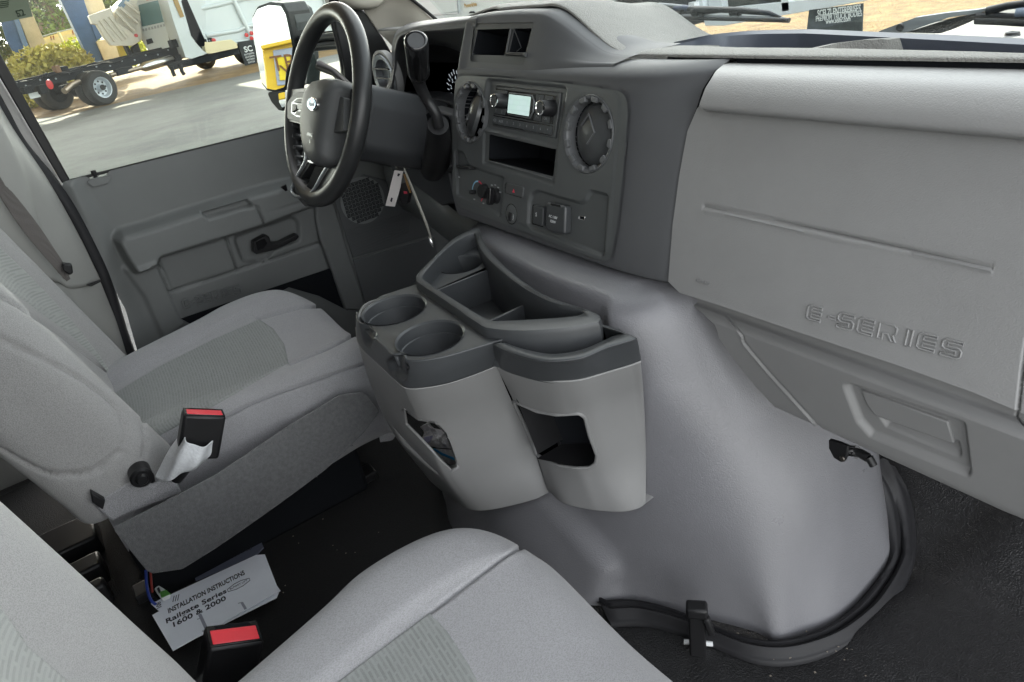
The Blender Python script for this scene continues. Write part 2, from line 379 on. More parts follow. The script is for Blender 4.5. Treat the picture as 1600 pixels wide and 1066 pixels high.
RB = mat('black_rubber_seal', (.018, .018, .020), .55, spec=.3, var=.15, vscale=30)
LW = mat('wheel_leather', (.020, .021, .022), .42, var=.1, bump=('voronoi', 700, .12, .0006))
HUB = mat('hub_charcoal', (.070, .073, .074), .5, spec=.25, var=.05, bump=('noise', 900, .2, .0004))
SILV = mat('satin_silver', (.34, .36, .38), .35, metal=.7)
MET = mat('bare_steel', (.55, .55, .54), .25, metal=1)
CHR = mat('chrome', (.8, .8, .8), .12, metal=1)
DMET = mat('dark_steel', (.10, .09, .08), .45, metal=.8)
PADM = mat('dash_top_vinyl', (.205, .203, .190), .7, spec=.35, var=.07, build=leather(400, .9))
BEI = mat('beige_headliner_trim', (.50, .47, .41), .7, var=.04, bump=('noise', 600, .2, .0008))
PIL = mat('pillar_trim_plastic', (.30, .30, .285), .55, var=.04, bump=('noise', 800, .2, .0006))
FAC = mat('seat_cloth_cushion', (.3, .3, .31), .92, sheen=.25, build=fabric('xy', (.228, .226, .234), (.315, .315, .327)))
FAB = mat('seat_cloth_back', (.3, .3, .31), .92, sheen=.25, build=fabric('xz', (.245, .243, .241), (.34, .337, .333)))
FAS = mat('seat_cloth_side', (.3, .3, .31), .92, sheen=.25, build=fabric('yz', (.20, .20, .206), (.34, .34, .352)))
FIC = mat('seat_insert_cloth', (.3, .3, .31), .92, sheen=.2, build=fabric('xy', (.135, .143, .140), (.245, .257, .250), 700, True))
FIB = mat('seat_insert_cloth_back', (.3, .3, .31), .92, sheen=.2, build=fabric('xz', (.20, .208, .20), (.345, .356, .342), 700, True))
CPT = mat('grey_felt', (.125, .127, .129), 1, sheen=.3, var=.22, vscale=160, bump=('noise', 500, .8, .0015))
CARP = mat('black_carpet', (.007, .007, .007), 1, var=.5, vscale=300, bump=('noise', 600, .8, .002))
MATR = mat('black_vinyl_mat', (.018, .018, .019), .40, var=.25, vscale=60, bump=('voronoi', 480, .7, .0018))
RED = mat('red_plastic', (.75, .03, .05), .35, emit=None)
WPAP = mat('white_paper', (.88, .91, .97), .7, var=.03, vscale=20)
INK = mat('black_ink', (.02, .02, .03), .7)
WTX = mat('white_print', (.75, .77, .78), .5)
GTX = mat('grey_print', (.30, .31, .32), .5)
WCL = mat('white_nonwoven_cloth', (.62, .64, .66), .95, var=.06, vscale=90, bump=('noise', 240, .5, .003))
GLS = glassmat('door_glass', (.90, .95, .93), .06)
WSG = glassmat('windshield_glass', (.94, .97, .96), .015)
MIR = mat('mirror_glass', (.92, .93, .94), .01, metal=1)
def crop(ox, oy, s): return lambda *p: [(ox+a/s, oy+b/s) for a, b in p]
# ================================================================== floor and body shell (setting)
xs = [-1.95, -1.5, -1.1, -.7, -.3, .12]
prof = [(-1.0, .80), (-.5, .80), (0, .80), (.5, .80), (.80, .80), (.90, .815), (1.0, .90), (1.12, 1.06), (1.2, 1.22)]
def fbump(P, Q):
    h = np.zeros(len(P))
    h += .018*sst((P[:, 0]+.36-(P[:, 1]-.9)*.25)/.03)*sst((P[:, 1]-.62)/.1)*(P[:, 0] < .2)
    return h
o = surf('cab_floor', [[(x, y, z) for x in xs] for y, z in prof], MATR, nu=90, nv=70, hfun=fbump, toward=(0, 0, 5)); o['kind'] = 'structure'
# carpet over the driver's side and between the seats
o = surf('floor_carpet', [[(x, y, z+.006) for x in (-1.88, -1.5, -1.2, -.92, -.70)] for y, z in prof[:6]], CARP, nu=40, nv=40, toward=(0, 0, 5)); o['kind'] = 'structure'
# lint and grit lying on the floor
gv = []; gf = []
def chip(c, r):
    b = len(gv)
    for k in range(5):
        a = k*1.256+random.random(); gv.append((c[0]+r*math.cos(a)*random.uniform(.5, 1), c[1]+r*math.sin(a)*random.uniform(.5, 1), c[2]))
    gf.append([b+k for k in range(5)])
for k in range(40):
    u, v = random.choice([(random.uniform(440, 640), random.uniform(790, 930)), (random.uniform(1150, 1590), random.uniform(960, 1060)), (random.uniform(1180, 1340), random.uniform(1010, 1032))])
    p = V(u, v, Z=.812); chip(p, random.uniform(.0008, .0027))
mk('floor_grit', gv, gf, mat('pale_grit', (.25, .22, .18), .9), None, False, kind='stuff')
# ================================================================== dashboard
BZ = PL((-.973, .68, 1.568), (1, 0, 0), (0, -.2624, -.9650))
HG = PL((-.973, .683, 1.568), (1, 0, 0), (0, -.2624, -.9650))
dash = root('dashboard', 'grey van dashboard with charcoal centre stack running under the windshield', 'dashboard', (-.93, .8, 1.2))
z1 = crop(700, 100, 3.44); z2 = crop(700, 240, 7.105); zr = crop(760, 120, 9.693); zp = crop(620, 0, 4.706)
bez_out = fil(z1((42, 62), (300, 75), (640, 105), (955, 150), (968, 260), (940, 600), (905, 900), (872, 1062), (800, 1050), (420, 905), (60, 768), (28, 700), (24, 330)), [16, 8, 8, 32, 10, 10, 10, 24, 10, 10, 14, 10, 10], 6)
# --- charcoal housing round the bezel
X8 = [-1.205, -1.10, -.95, -.82, -.75, -.705, -.665, -.640, -.628]
dyT = [0, 0, 0, 0, .004, .012, .028, .045, .06]; dyB = [0, 0, 0, 0, .001, .004, .010, .017, .024]
rows = []
def hrow(y, z, k, zr=0): rows.append([(x, y+(a*(1-k)+b*k), z+zr*max(0, (x+.8))) for x, a, b in zip(X8, dyT, dyB)])
rows.append([(x, .790, 1.578) for i, x in enumerate(X8)])
rows.append([(x, .750+dyT[i]*.30, 1.5865) for i, x in enumerate(X8)])
hrow(.712, 1.5865, 0); hrow(.690, 1.5785, 0); hrow(.6835, 1.562, 0)
for k in (.25, .5, .75): hrow(.683-.062*k-.002, 1.568-.228*k, k)
hrow(.619, 1.332, 1); hrow(.622, 1.321, 1); hrow(.640, 1.314, 1); hrow(.70, 1.316, 1)
hous_out = [(690, -40), (1130, 60), (1143, 92), (1116, 112), (1098, 140), (1089, 168), (1074, 205), (1063, 270), (1052, 350), (1044, 446), (1060, 480), (900, 520), (760, 420), (716, 338), (706, 300), (703, 230), (706, 160), (713, 110), (700, 60)]
surf('stack_housing', rows, CH, dash, 110, 130, outline=fil(hous_out, 6), cuts=[fil(z1((60, 80), (945, 170), (870, 1040), (50, 740)), 10)], grooves=[(np.vstack([bez_out, bez_out[:1]]), 1.3, .0025)])
# --- bezel with its recesses
pocket = fil(z1((220, 378), (578, 460), (562, 606), (216, 516)), 2)
ventc = {}
def circ(c, r, n=48): return [(c[0]+r*math.cos(2*math.pi*k/n), c[1]+r*math.sin(2*math.pi*k/n)) for k in range(n)]
def topx(pl, pts, h=0): return proj([pl.pt(a, b, h) for a, b in pts])
cL = BZ.px(735, 176.5); cR = BZ.px(919.3, 210.3)
rL = abs(BZ.px(735, 129)[1]-BZ.px(731, 224.5)[1])/2; rR = abs(BZ.px(925, 149)[1]-BZ.px(913, 272)[1])/2
hvac = fil(z1((38, 464), (86, 478), (112, 548), (302, 612), (286, 818), (50, 706)), [3, 4, 4, 3, 4, 8])
rrec = fil(z1((448, 700), (482, 682), (706, 748), (738, 738), (768, 680), (862, 706), (838, 1020), (826, 1030), (450, 884), (430, 860), (436, 745)), [8, 8, 5, 10, 6, 6, 4, 8, 8, 8, 10])
radrec = fil(z1((214, 84), (638, 128), (588, 452), (188, 348)), 5)
radcut = fil(zr((113, 128), (1127, 236), (1034, 940), (60, 740)), 2)
def gasket(pts, w, d): p = np.vstack([pts, pts[:1]]); return (p, w, d)
surf('stack_bezel', flat(BZ, 700, 105, 985, 412, .01), CB, dash, 190, 300, outline=bez_out,
     cuts=[pocket, radcut, topx(BZ, circ(cL, rL)), topx(BZ, circ(cR, rR))],
     regions=[(radrec, 5, -.006), (fil(z1((196, 362), (590, 452), (572, 650), (190, 534)), 4), 3, -.003), (hvac, 3, -.005), (rrec, 4, -.006),
              (fil(z1((70, 80), (930, 160), (862, 1040), (45, 725)), 20), 6, .001)], offset=.0005,
     grooves=[gasket(topx(BZ, circ(cL, rL+.001)), 1.0, .001), gasket(topx(BZ, circ(cR, rR+.001)), 1.0, .001)], angle=70)
# cubby below the radio: a real box behind the opening
pk = [BZ.px(u, v) for u, v in z1((214, 370), (584, 455), (568, 612), (208, 510))]
def cavity(name, pl, pts, h0, depth, m, par, shrink=.06, floor=True):
    c = np.mean(pts, 0); q = [tuple(c+(np.array(p)-c)*(1-shrink)) for p in pts]; N = len(pts)
    v = [pl.pt(a, b, h0) for a, b in pts]+[pl.pt(a, b, h0-depth) for a, b in q]
    f = [[i, (i+1) % N, N+(i+1) % N, N+i] for i in range(N)]+([list(range(N, 2*N))] if floor else [])
    return mk(name, v, f, m, par, False)
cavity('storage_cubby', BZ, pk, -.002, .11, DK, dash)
tube('cubby_lip', [BZ.P(*p, -.001) for p in z1((216, 520), (390, 572), (560, 622))], .0016, CB, dash, 6)
# --- radio
q4 = [BZ.px(*p, -.006) for p in zr((115, 132), (1124, 240), (1030, 935), (63, 737))]
radio = prism('radio', BZ, q4, -.03, -.006, CB, dash, .0015)
def rq(a, b, h=-.006):
    A, B, C_, D = [np.array(x) for x in q4]; return tuple((A*(1-a)+B*a)*(1-b)+(D*(1-a)+C_*a)*b)
def rpoly(a0, b0, a1, b1, ): return [rq(a0, b0), rq(a1, b0), rq(a1, b1), rq(a0, b1)]
BTN = mat('radio_button', (.060, .066, .070), .42)
def rbutton(a0, b0, a1, b1, s=None):
    o = prism('radio_button', BZ, rpoly(a0+.002, b0+.006, a1-.002, b1-.006), -.0065, -.0045, BTN, radio, .0005)
    if s: text(s, BZ.pt(*rq((a0+a1)/2, (b0+b1)/2), -.0043), BZ.ex, -BZ.ey, .0062, GTX, o, .0001)
    return o
prism('button_row_frame', BZ, rpoly(.02, .73, .965, .96), -.0062, -.0055, BG, radio, .0004)
for i, s in enumerate(['CD', 'AUX', '1', '2', '3', '4', '5', '6', '*']): rbutton(.027+i*.103, .75, .027+(i+1)*.103, .945, s)
prism('button_field', BZ, rpoly(.02, .075, .955, .70), -.0062, -.0056, BG, radio, .0004)
for a, b, s in ((.03, .09, ''), (.13, .09, 'AM'), (.68, .06, '('), (.80, .09, '>|')): rbutton(a, .09, a+.105, .30, s)
for a, s in ((.03, 'T'), (.13, 'J'), (.68, 'PH'), (.80, 'OK')): rbutton(a, .51, a+.105, .69, s)
prism('display_surround', BZ, [rq(*p) for p in ((.235, .27), (.28, .12), (.63, .12), (.67, .26), (.67, .50), (.63, .66), (.30, .66), (.235, .50))], -.0058, -.0035, SILV, radio, .0006)
prism('display_surround_inner', BZ, [rq(*p) for p in ((.245, .27), (.285, .14), (.625, .14), (.66, .26), (.66, .49), (.625, .64), (.305, .64), (.245, .49))], -.0040, -.0030, BG, radio, .0003)
SCR = mat('lit_display', (.3, .36, .34), .3, emit=(.62, .86, .80, .105), build=None)
def scrn(m, n, l, b, tc):
    t = n.new('ShaderNodeTexBrick'); t.inputs['Scale'].default_value = 1; t.inputs['Brick Width'].default_value = .019; t.inputs['Row Height'].default_value = .008; t.inputs['Mortar Size'].default_value = .0006
    t.inputs['Color1'].default_value = (.62, .86, .78, 1); t.inputs['Color2'].default_value = (.68, .88, .86, 1); t.inputs['Mortar'].default_value = (.5, .7, .66, 1)
    mp = n.new('ShaderNodeMapping'); mp.inputs['Rotation'].default_value = (math.pi/2, 0, 0); l.new(tc.outputs['Object'], mp.inputs[0]); l.new(mp.outputs[0], t.inputs['Vector']); l.new(t.outputs[0], b.inputs['Emission Color'])
SCR = mat('lit_display', (.3, .36, .34), .3, emit=(.62, .86, .80, .105), build=scrn)
prism('display', BZ, rpoly(.285, .165, .62, .61), -.0040, -.0024, SCR, radio, .0006)
for ca, (u, v) in (('a', zr((118, 362))[0]), ('b', zr((818, 472))[0])):
    s, t = BZ.px(u, v, .017); k = lathe('radio_knob', BZ.pt(s, t, -.006), BZ.n, [(.0128, 0), (.0125, .004), (.0118, .0225), (.0105, .024), (0, .024)], BK, radio, 28)
    lathe('knob_ring', BZ.pt(s, t, .0165), BZ.n, [(.0088, 0), (.0112, .0006), (.0112, .0022), (.0095, .0028), (.0086, .0018)], CHR, k, 28)
    lathe('knob_cap', BZ.pt(s, t, .0165), BZ.n, [(.0088, .001), (.0085, .0018), (0, .0016)], HUB, k, 24)
# --- round air vents
VRG = mat('vent_ring_grey', (.10, .104, .108), .35); VSH = mat('vent_shutter_black', (.055, .058, .06), .3)
def vent(c, r, flip, tilt):
    ring = lathe('air_vent', BZ.pt(*c, -.008), BZ.n, [(r*.86, -.02), (r*.86, .004), (r*.90, .0085), (r*.985, .0105), (r*.995, .0085), (r*.995, 0)], VRG, dash, 56)
    n = 12
    for k in range(n):                                     # the scalloped grip blocks round the ring
        a = 2*math.pi*(k+.3)/n; ca, sa = math.cos(a), math.sin(a); w = .30*r*.42
        e1 = np.array([ca, sa]); e2 = np.array([-sa, ca]); cc = np.array(c)+e1*r*.885
        prism('grip_rib', BZ, [tuple(cc+e1*x+e2*y) for x, y in ((-r*.07, -w*.75), (r*.065, -w), (r*.065, w), (-r*.07, w*.75))], -.004, .0030, VRG, ring, .0012)
    # hollow behind and swivelling shutter disc in two leaves
    lathe('vent_tube', BZ.pt(*c, -.07), BZ.n, [(0, 0), (r*.86, .0), (r*.86, .055)], DK, ring, 40)
    ax = nrm(BZ.n+tilt[0]*BZ.ex-tilt[1]*BZ.ey)
    d = lathe('vent_shutter', BZ.pt(*c, -.014), ax, [(r*.82, -.004), (r*.80, .003), (r*.62, .010), (r*.35, .014), (0, .0155)], VSH, ring, 44)
    f = PL(BZ.pt(*c, -.014)+ax*.0145, BZ.ex-ax*(BZ.ex@ax), BZ.ey-ax*(BZ.ey@ax))
    if not flip:
        pts = [(-.3*r, -.28*r), (-.02*r, -.56*r), (.33*r, -.12*r), (.02*r, .18*r)]
        tube('shutter_thumb_rib', [f.pt(a*1., b, .0003) for a, b in ((-.30*r, -.22*r), (-.02*r, -.52*r), (.32*r, -.08*r), (.03*r, .24*r))], .0016, VRG, d, 6)
        tube('shutter_seam', [f.pt(a, b, -h) for a, b, h in ((-.62*r, .05*r, .0075), (-.42*r, .35*r, .0068), (-.1*r, .56*r, .0066), (.2*r, .66*r, .0085))], .0008, BG, d, 6)
    else:
        tube('shutter_seam', [f.pt(a, b, -h) for a, b, h in ((-.6*r, -.35*r, .0075), (0, -.1*r, .0), (.6*r, .25*r, .0075))], .0016, BG, d, 6)
        tube('shutter_thumb_rib', [f.pt(a, b, .0003) for a, b in ((-.3*r, .1*r), (0, .4*r), (.35*r, .3*r))], .0016, VRG, d, 6)
    return ring
vent(cR, rR, False, (-.10, -.02)); vent(cL, rL, True, (-.55, .25))
# --- heater controls
def at_(pl, z, h=0): return pl.px(*z, h)
def knob(px_, r, h, lab, par=dash):
    c = BZ.px(*px_, -.005+h*.8); k = lathe('heater_knob', BZ.pt(*c, -.006), BZ.n, [(r*1.12, 0), (r*1.1, .002), (r, .003), (r*.94, h), (r*.85, h+.001), (0, h+.001)], BK, par, 32); return c, k
c1, k1 = knob(z2((372, 420))[0], .0130, .011, '')
lathe('knob_pointer', BZ.P(*z2((262, 428))[0], .004), BZ.n, [(.004, -.008), (.0042, 0), (.003, .004), (0, .005)], BK, k1, 16)
def arc(c, r, a0, a1, n=14): return [(c[0]+r*math.cos(math.radians(a0+(a1-a0)*k/n)), c[1]+r*math.sin(math.radians(a0+(a1-a0)*k/n))) for k in range(n+1)]
BLU = mat('blue_print', (.25, .5, .68), .5); REDP = mat('red_print', (.65, .04, .08), .5)
def strip(name, pl, a, r0, r1, c, m, par, h):
    A = arc(c, r0, *a); B = arc(c, r1, *a); n = len(A)
    v = [pl.pt(*p, h) for p in A+B]; f = [[i, i+1, n+i+1, n+i] for i in range(n-1)]
    if np.cross(np.array(v[1])-v[0], np.array(v[n])-v[0])@pl.n < 0: f = [q[::-1] for q in f]
    return mk(name, v, f, m, par, False)
cc1 = BZ.px(*z2((345, 425))[0], -.005)
strip('dial_mark', BZ, (170, 270), .0176, .0204, cc1, BLU, dash, -.0022); strip('dial_mark', BZ, (-88, 50), .0176, .0206, cc1, REDP, dash, -.0022)
c2, k2 = knob(z2((505, 470))[0], .0135, .009, '')
prism('knob_grip', BZ, fil([(c2[0]-.0055, c2[1]-.0155), (c2[0]+.0055, c2[1]-.0155), (c2[0]+.0055, c2[1]+.0155), (c2[0]-.0055, c2[1]+.0155)], .004), .004, .014, BG, k2, .0015)
for u, v in z2((495, 352), (532, 350), (566, 378), (455, 385), (446, 440), (588, 430), (402, 553), (300, 508), (132, 262)):
    prism('dial_icon', BZ, [(a, b) for a, b in [tuple(np.array(BZ.px(u, v, -.0045))+d) for d in np.array([(-.0022, -.001), (.0022, -.001), (.0022, .001), (-.0022, .001)])]], -.0040, -.0022, GTX, dash, 0)
prx('airflow_lever', BZ, z2((78, 128), (130, 138), (232, 150), (236, 178), (130, 176), (80, 160)), -.004, .012, BK, dash, .002)
prx('lever_slot', BZ, z2((130, 60), (160, 70), (210, 200), (150, 200)), -.0049, -.0042, BG, dash, 0)
hz = prx('hazard_switch', BZ, z2((645, 325), (838, 375), (822, 492), (632, 436)), -.001, .004, HUB, dash, .0018, rnd=.003)
prx('switch_rim', BZ, z2((640, 315), (846, 368), (828, 503), (624, 442)), -.001, .0015, BG, hz, .0006, rnd=.004)
tc_ = hz
p = BZ.px(*z2((728, 416))[0], .0042); prism('warning_triangle', BZ, [(p[0], p[1]-.0032), (p[0]+.0036, p[1]+.0026), (p[0]-.0036, p[1]+.0026)], .004, .0044, REDP, hz, 0)
pc = BZ.px(*z2((713, 672))[0])
strip('outlet_cover_rim', BZ, (0, 360), .0165, .0178, pc, BG, dash, .0018)
oc = lathe('outlet_cover', BZ.pt(*pc, -.001), BZ.n, [(.0160, .001), (.0160, .003), (.0150, .0036), (0, .0036)], CB, dash, 36)
prism('outlet_tab', BZ, [(pc[0]-.004, pc[1]-.003), (pc[0]+.004, pc[1]-.003), (pc[0]+.004, pc[1]+.012), (pc[0]-.004, pc[1]+.012)], .0036, .0052, BG, oc, .0008)
text('PUSH', BZ.pt(pc[0]+.009, pc[1]+.004, .0039), -BZ.ey, -BZ.ex, .004, WTX, oc, .0001)
sw = prx('rocker_switch', BZ, z2((945, 572), (1055, 600), (1050, 812), (940, 775)), -.006, .003, CC, dash, .002, rnd=.003)
prx('switch_rim', BZ, z2((936, 562), (1062, 592), (1058, 822), (932, 784)), -.006, -.0042, BG, sw, .0005, rnd=.003)
text('S', BZ.P(*z2((978, 680))[0], .0034), BZ.ex, -BZ.ey, .009, WTX, sw, .0001)
ac = prx('plug_outlet_cover', BZ, z2((1085, 540), (1300, 585), (1290, 900), (1160, 885), (1075, 835)), -.006, .009, CC, dash, .003, rnd=.005)
text('AC 110V', BZ.P(*z2((1165, 706))[0], .0093), BZ.ex, -BZ.ey, .0058, WTX, ac, .0001); text('150W', BZ.P(*z2((1163, 758))[0], .0093), BZ.ex, -BZ.ey, .0058, WTX, ac, .0001)
prx('cover_notch', BZ, z2((1140, 552), (1245, 575), (1243, 596), (1138, 572)), .0088, .0094, BG, ac, 0)
us = prx('usb_port', BZ, z2((1445, 690), (1520, 700), (1512, 745), (1440, 728)), -.007, -.0035, CHR, dash, .0005)
prx('usb_slot', BZ, z2((1466, 697), (1512, 704), (1506, 736), (1464, 727)), -.0036, -.0030, DK, us, 0)
text('Y', BZ.P(*z2((1484, 636))[0], -.0052), BZ.ex, -BZ.ey, .006, GTX, dash, .0001, name='port_icon')
# --- pod with the small open pocket on top of the stack
PD = PL((-1.08, .722, 1.653), (1, 0, 0), (0, -.36, -.93))
podface = fil(zp((545, 150), (1075, 145), (1000, 512), (470, 500)), 4)
pr = []
PXS = [-1.215, -1.205, -1.17, -1.08, -1.0, -.965, -.93, -.89, -.85, -.80]
pz = [1.640, 1.655, 1.660, 1.662, 1.660, 1.656, 1.640, 1.617, 1.598, 1.592]
base = 1.588
rowsP = []
for yt, fz in ((.83, .5), (.775, .93), (.745, 1.0), (.729, .97), (.722, .86), (.712, .55), (.702, .25), (.695, .03), (.690, -.15)):
    rowsP.append([(x, yt-(.0 if i else -.05)+(.012*max(0, (x+.97)/.17) if fz < .99 else 0), base+(z-base)*fz if fz > 0 else base+(.07)*fz) for i, (x, z) in enumerate(zip(PXS, pz))])
surf('pocket_pod', rowsP, CH, dash, 90, 110, cuts=[fil(zp((568, 172), (1010, 165), (932, 482), (538, 452)), 3)], angle=70)
fo_ = fil(zp((572, 172), (1018, 166), (938, 488), (532, 458)), 3)
op1 = fil(zp((590, 218), (832, 210), (796, 408), (550, 402)), 2); op2 = fil(zp((858, 210), (988, 208), (944, 384), (820, 384)), 1)
fr = surf('pocket_frame', flat(PD, 728, 28, 842, 110, .005), HUB, dash, 70, 100, outline=fo_, cuts=[op1, op2], thick=.006, offset=-.0015)
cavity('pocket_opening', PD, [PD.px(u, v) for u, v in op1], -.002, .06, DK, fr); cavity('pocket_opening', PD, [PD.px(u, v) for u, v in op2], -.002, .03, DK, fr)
tube('pocket_divider', [PD.P(*p, .0) for p in zp((840, 212), (800, 410))], .0020, CC, fr, 8)
tube('pocket_latch_bar', [PD.P(*p, .003) for p in zp((806, 396), (945, 404))], .0030, BK, fr, 8)
lathe('latch_pin', PD.P(*zp((945, 404))[0], .003), BZ.ex, [(.0036, -.003), (.0036, .003), (0, .003)], HUB, fr, 14)
tube('pocket_flap_rib', [PD.P(*p, .0) for p in zp((865, 220), (915, 350), (880, 380))], .0007, CC, fr, 6)
# --- dash top pad
def padz(x, y):
    base = 1.593-.034*sst((y-.77)/.26)
    s = sst((-.862-x+(y-.9)*-.30)/.17)
    return base+(.074-.012*sst((y-.9)/.2))*s-.036*sst((-1.17-x)/.36)
XR = np.concatenate([np.linspace(-1.78, -1.2, 8), np.linspace(-1.14, -.74, 14), np.linspace(-.66, .12, 8)]); YR = [.756, .758, .768, .79, .83, .88, .94, 1.0, 1.04, 1.06]
ctrl = [[(x, y+.055*sst((-1.16-x)/.08)*(1-(y-.756)/.31), padz(x, y)-(.0045 if y < .757 else .001 if y < .76 else 0)) for x in XR] for y in YR]
tray = fil([tuple(p) for p in [(1052, 68.5), (1110, 56), (1170, 49.5), (1240, 47.5), (1300, 48.5), (1640, 64), (1700, 120), (1640, 88), (1280, 74), (1150, 72.5)]], 2)
w = [V(u, v, Z=z) for (u, v), z in zip([(1052, 67.5), (1110, 56), (1170, 50), (1240, 48), (1300, 49), (1640, 65), (1760, 72)], (1.588, 1.578, 1.570, 1.566, 1.565, 1.562, 1.562))]
trayXY = np.array([q[:2] for q in smooth(w, 6)]+[V(u, v, Z=1.592)[:2] for u, v in [(1760, 94), (1640, 86), (1280, 74), (1150, 72.5)]])
surf('dash_top_pad', ctrl, PADM, dash, 160, 360, cuts=[[(1085, 26), (1110, 40), (1170, 45), (1240, 44.5), (1300, 46), (1640, 61.5), (1800, 70), (1800, -60), (1085, -60)]], hfun=lambda P, Q: -.060*sst(-sdf(P[:, :2], trayXY)/.010), toward=(-.5, .8, 5), angle=80)
TRAYD = mat('tray_wall_vinyl', (.075, .085, .11), .5, bump=('noise', 500, .3, .0008))
w = smooth(w, 6); n = len(w)
mk('tray_back_wall', [p+np.array([0, .004, .001]) for p in w]+[p+np.array([0, -.013, -.002]) for p in w]+[p+np.array([0, -.018, -.09]) for p in w], [[i, i+1, n+i+1, n+i] for i in range(n-1)]+[[n+i, n+i+1, 2*n+i+1, 2*n+i] for i in range(n-1)], TRAYD, dash)
fin = [V(u, v, Z=z) for u, v, z in ((1255, 78, 1.579), (1300, 68, 1.575), (1345, 63, 1.573), (1378, 61, 1.572), (1388, 62, 1.57))]
f2 = [p+np.array([.004, .02, -.002]) for p in fin]; nn = len(fin)
lo = [p+np.array([0, -.004, -.045]) for p in fin]; lo2 = [p+np.array([0, .03, -.045]) for p in f2]
mk('tray_divider', fin+f2+lo+lo2, [[i, i+1, nn+i+1, nn+i] for i in range(nn-1)]+[[i, 2*nn+i, 2*nn+i+1, i+1] for i in range(nn-1)]+[[nn+i, nn+i+1, 3*nn+i+1, 3*nn+i] for i in range(nn-1)]+[[nn-1, 3*nn-1, 4*nn-1, 2*nn-1]], PADM, dash)
# dark gap under the pad's rim
mk('pad_gap', [(-.63, .7595, 1.590), (.12, .7595, 1.590), (.12, .7595, 1.572), (-.63, .7595, 1.572)], [[0, 1, 2, 3]], DK, dash)
# --- padded roll above the airbag
rp = [(.790, 1.578), (.757, 1.5825), (.732, 1.5825), (.708, 1.577), (.691, 1.564), (.683, 1.551), (.684, 1.5435), (.695, 1.539), (.72, 1.538)]
surf('dash_roll', [[(x, y+.0, z-.0) for x in (-.655, -.645, -.5, -.3, -.1, .12)] for y, z in rp], GL, dash, 40, 60, outline=[(1141, 91), (1118, 112), (1102, 138), (1092, 165), (1130, 190), (1760, 260), (1760, 60), (1141, 80)])
# --- airbag door
yt, zt, yb, zb = .700, 1.542, .632, 1.338
APn = PL((-.4, yt, zt), (1, 0, 0), (0, yb-yt, zb-zt))
ap_out = [(1094, 164), (1089, 170), (1074, 205), (1062, 270), (1051, 350), (1044, 440), (1062, 458), (1120, 476), (1250, 520), (1400, 570), (1520, 613), (1596, 645), (1640, 668), (1640, 190)]
rib = [(1100, 322.5), (1550, 417)]
ap = surf('airbag_door', [[(x, y, z) for x in (-.68, -.4, -.15, .12)] for y, z in ((.712, 1.56), (.700, 1.542), (.680, 1.482), (.658, 1.417), (.640, 1.36), (.629, 1.326), (.627, 1.313), (.640, 1.301), (.67, 1.296))], GL, dash, 200, 640, outline=ap_out,
     grooves=[(rib, 2.2, .0045), ([(1604, 530), (1597, 580), (1590, 645)], 2.0, .005), ([(1102, 329), (1549, 424)], 2.0, -.0022)], angle=80)
etx = (1389, 518); pA = APn.P(*etx, .0005)
u_, v_ = 1260, 492
def emboss(s, pl, p0, p1, size, m, par, nm, sx=1, h=.0005, spacing=1.1, depth=.0008):
    a = np.array(pl.P(*p0, h)); b = np.array(pl.P(*p1, h)); return text(s, (a+b)/2, b-a, np.cross(pl.n, b-a), size, m, par, depth, nm, spacing, sx=sx, bold=-.0002)
# squared outline letters as recessed strokes
def eseries(pl, p0, p1, hgt, m, par, r=.0011, h=.0002):
    a = np.array(pl.P(*p0, h)); b = np.array(pl.P(*p1, h)); R = nrm(b-a); U = np.cross(pl.n, R); W = np.linalg.norm(b-a); cw = W/7.9
    G = {'E': [[(.85, 0), (.15, 0), (0, .15), (0, .85), (.15, 1), (.85, 1), (.85, .82), (.25, .82), (.25, .60), (.85, .60), (.85, .40), (.25, .40), (.25, .18), (.85, .18), (.85, 0)]],
         '-': [[(.15, .42), (.6, .42), (.6, .58), (.15, .58), (.15, .42)]],
         'S': [[(0, 0), (.75, 0), (.9, .15), (.9, .45), (.75, .6), (.25, .6), (.25, .82), (.9, .82), (.9, 1), (.15, 1), (0, .85), (0, .55), (.15, .40), (.65, .40), (.65, .18), (0, .18), (0, 0)]],
         'R': [[(0, 0), (0, 1), (.75, 1), (.9, .85), (.9, .5), (.75, .38), (.95, 0), (.72, 0), (.5, .38), (.25, .38), (.25, 0), (0, 0)]],
         'I': [[(.25, 0), (.25, 1), (.5, 1), (.5, 0), (.25, 0)]]}
    x = 0
    for ch, wd in zip('E-SERIES', (1.05, .65, 1.05, 1.05, 1.1, .75, 1.05, 1.05)):
        for ln in G[ch]:
            pts = [a+R*((x+q[0]*.92)*cw)+U*((q[1]-.5)*hgt) for q in ln]
            tube('raised_letter', pts, r, m, par, 6)
        x += wd
eseries(APn.off(.0), (1262, 487), (1517, 553), .0165, GL, ap, .0011, .0002)
text('AIRBAG', APn.P(1098, 441, .0006), APn.ex, -APn.ey, .0062, GL, ap, .0005, name='raised_lettering')
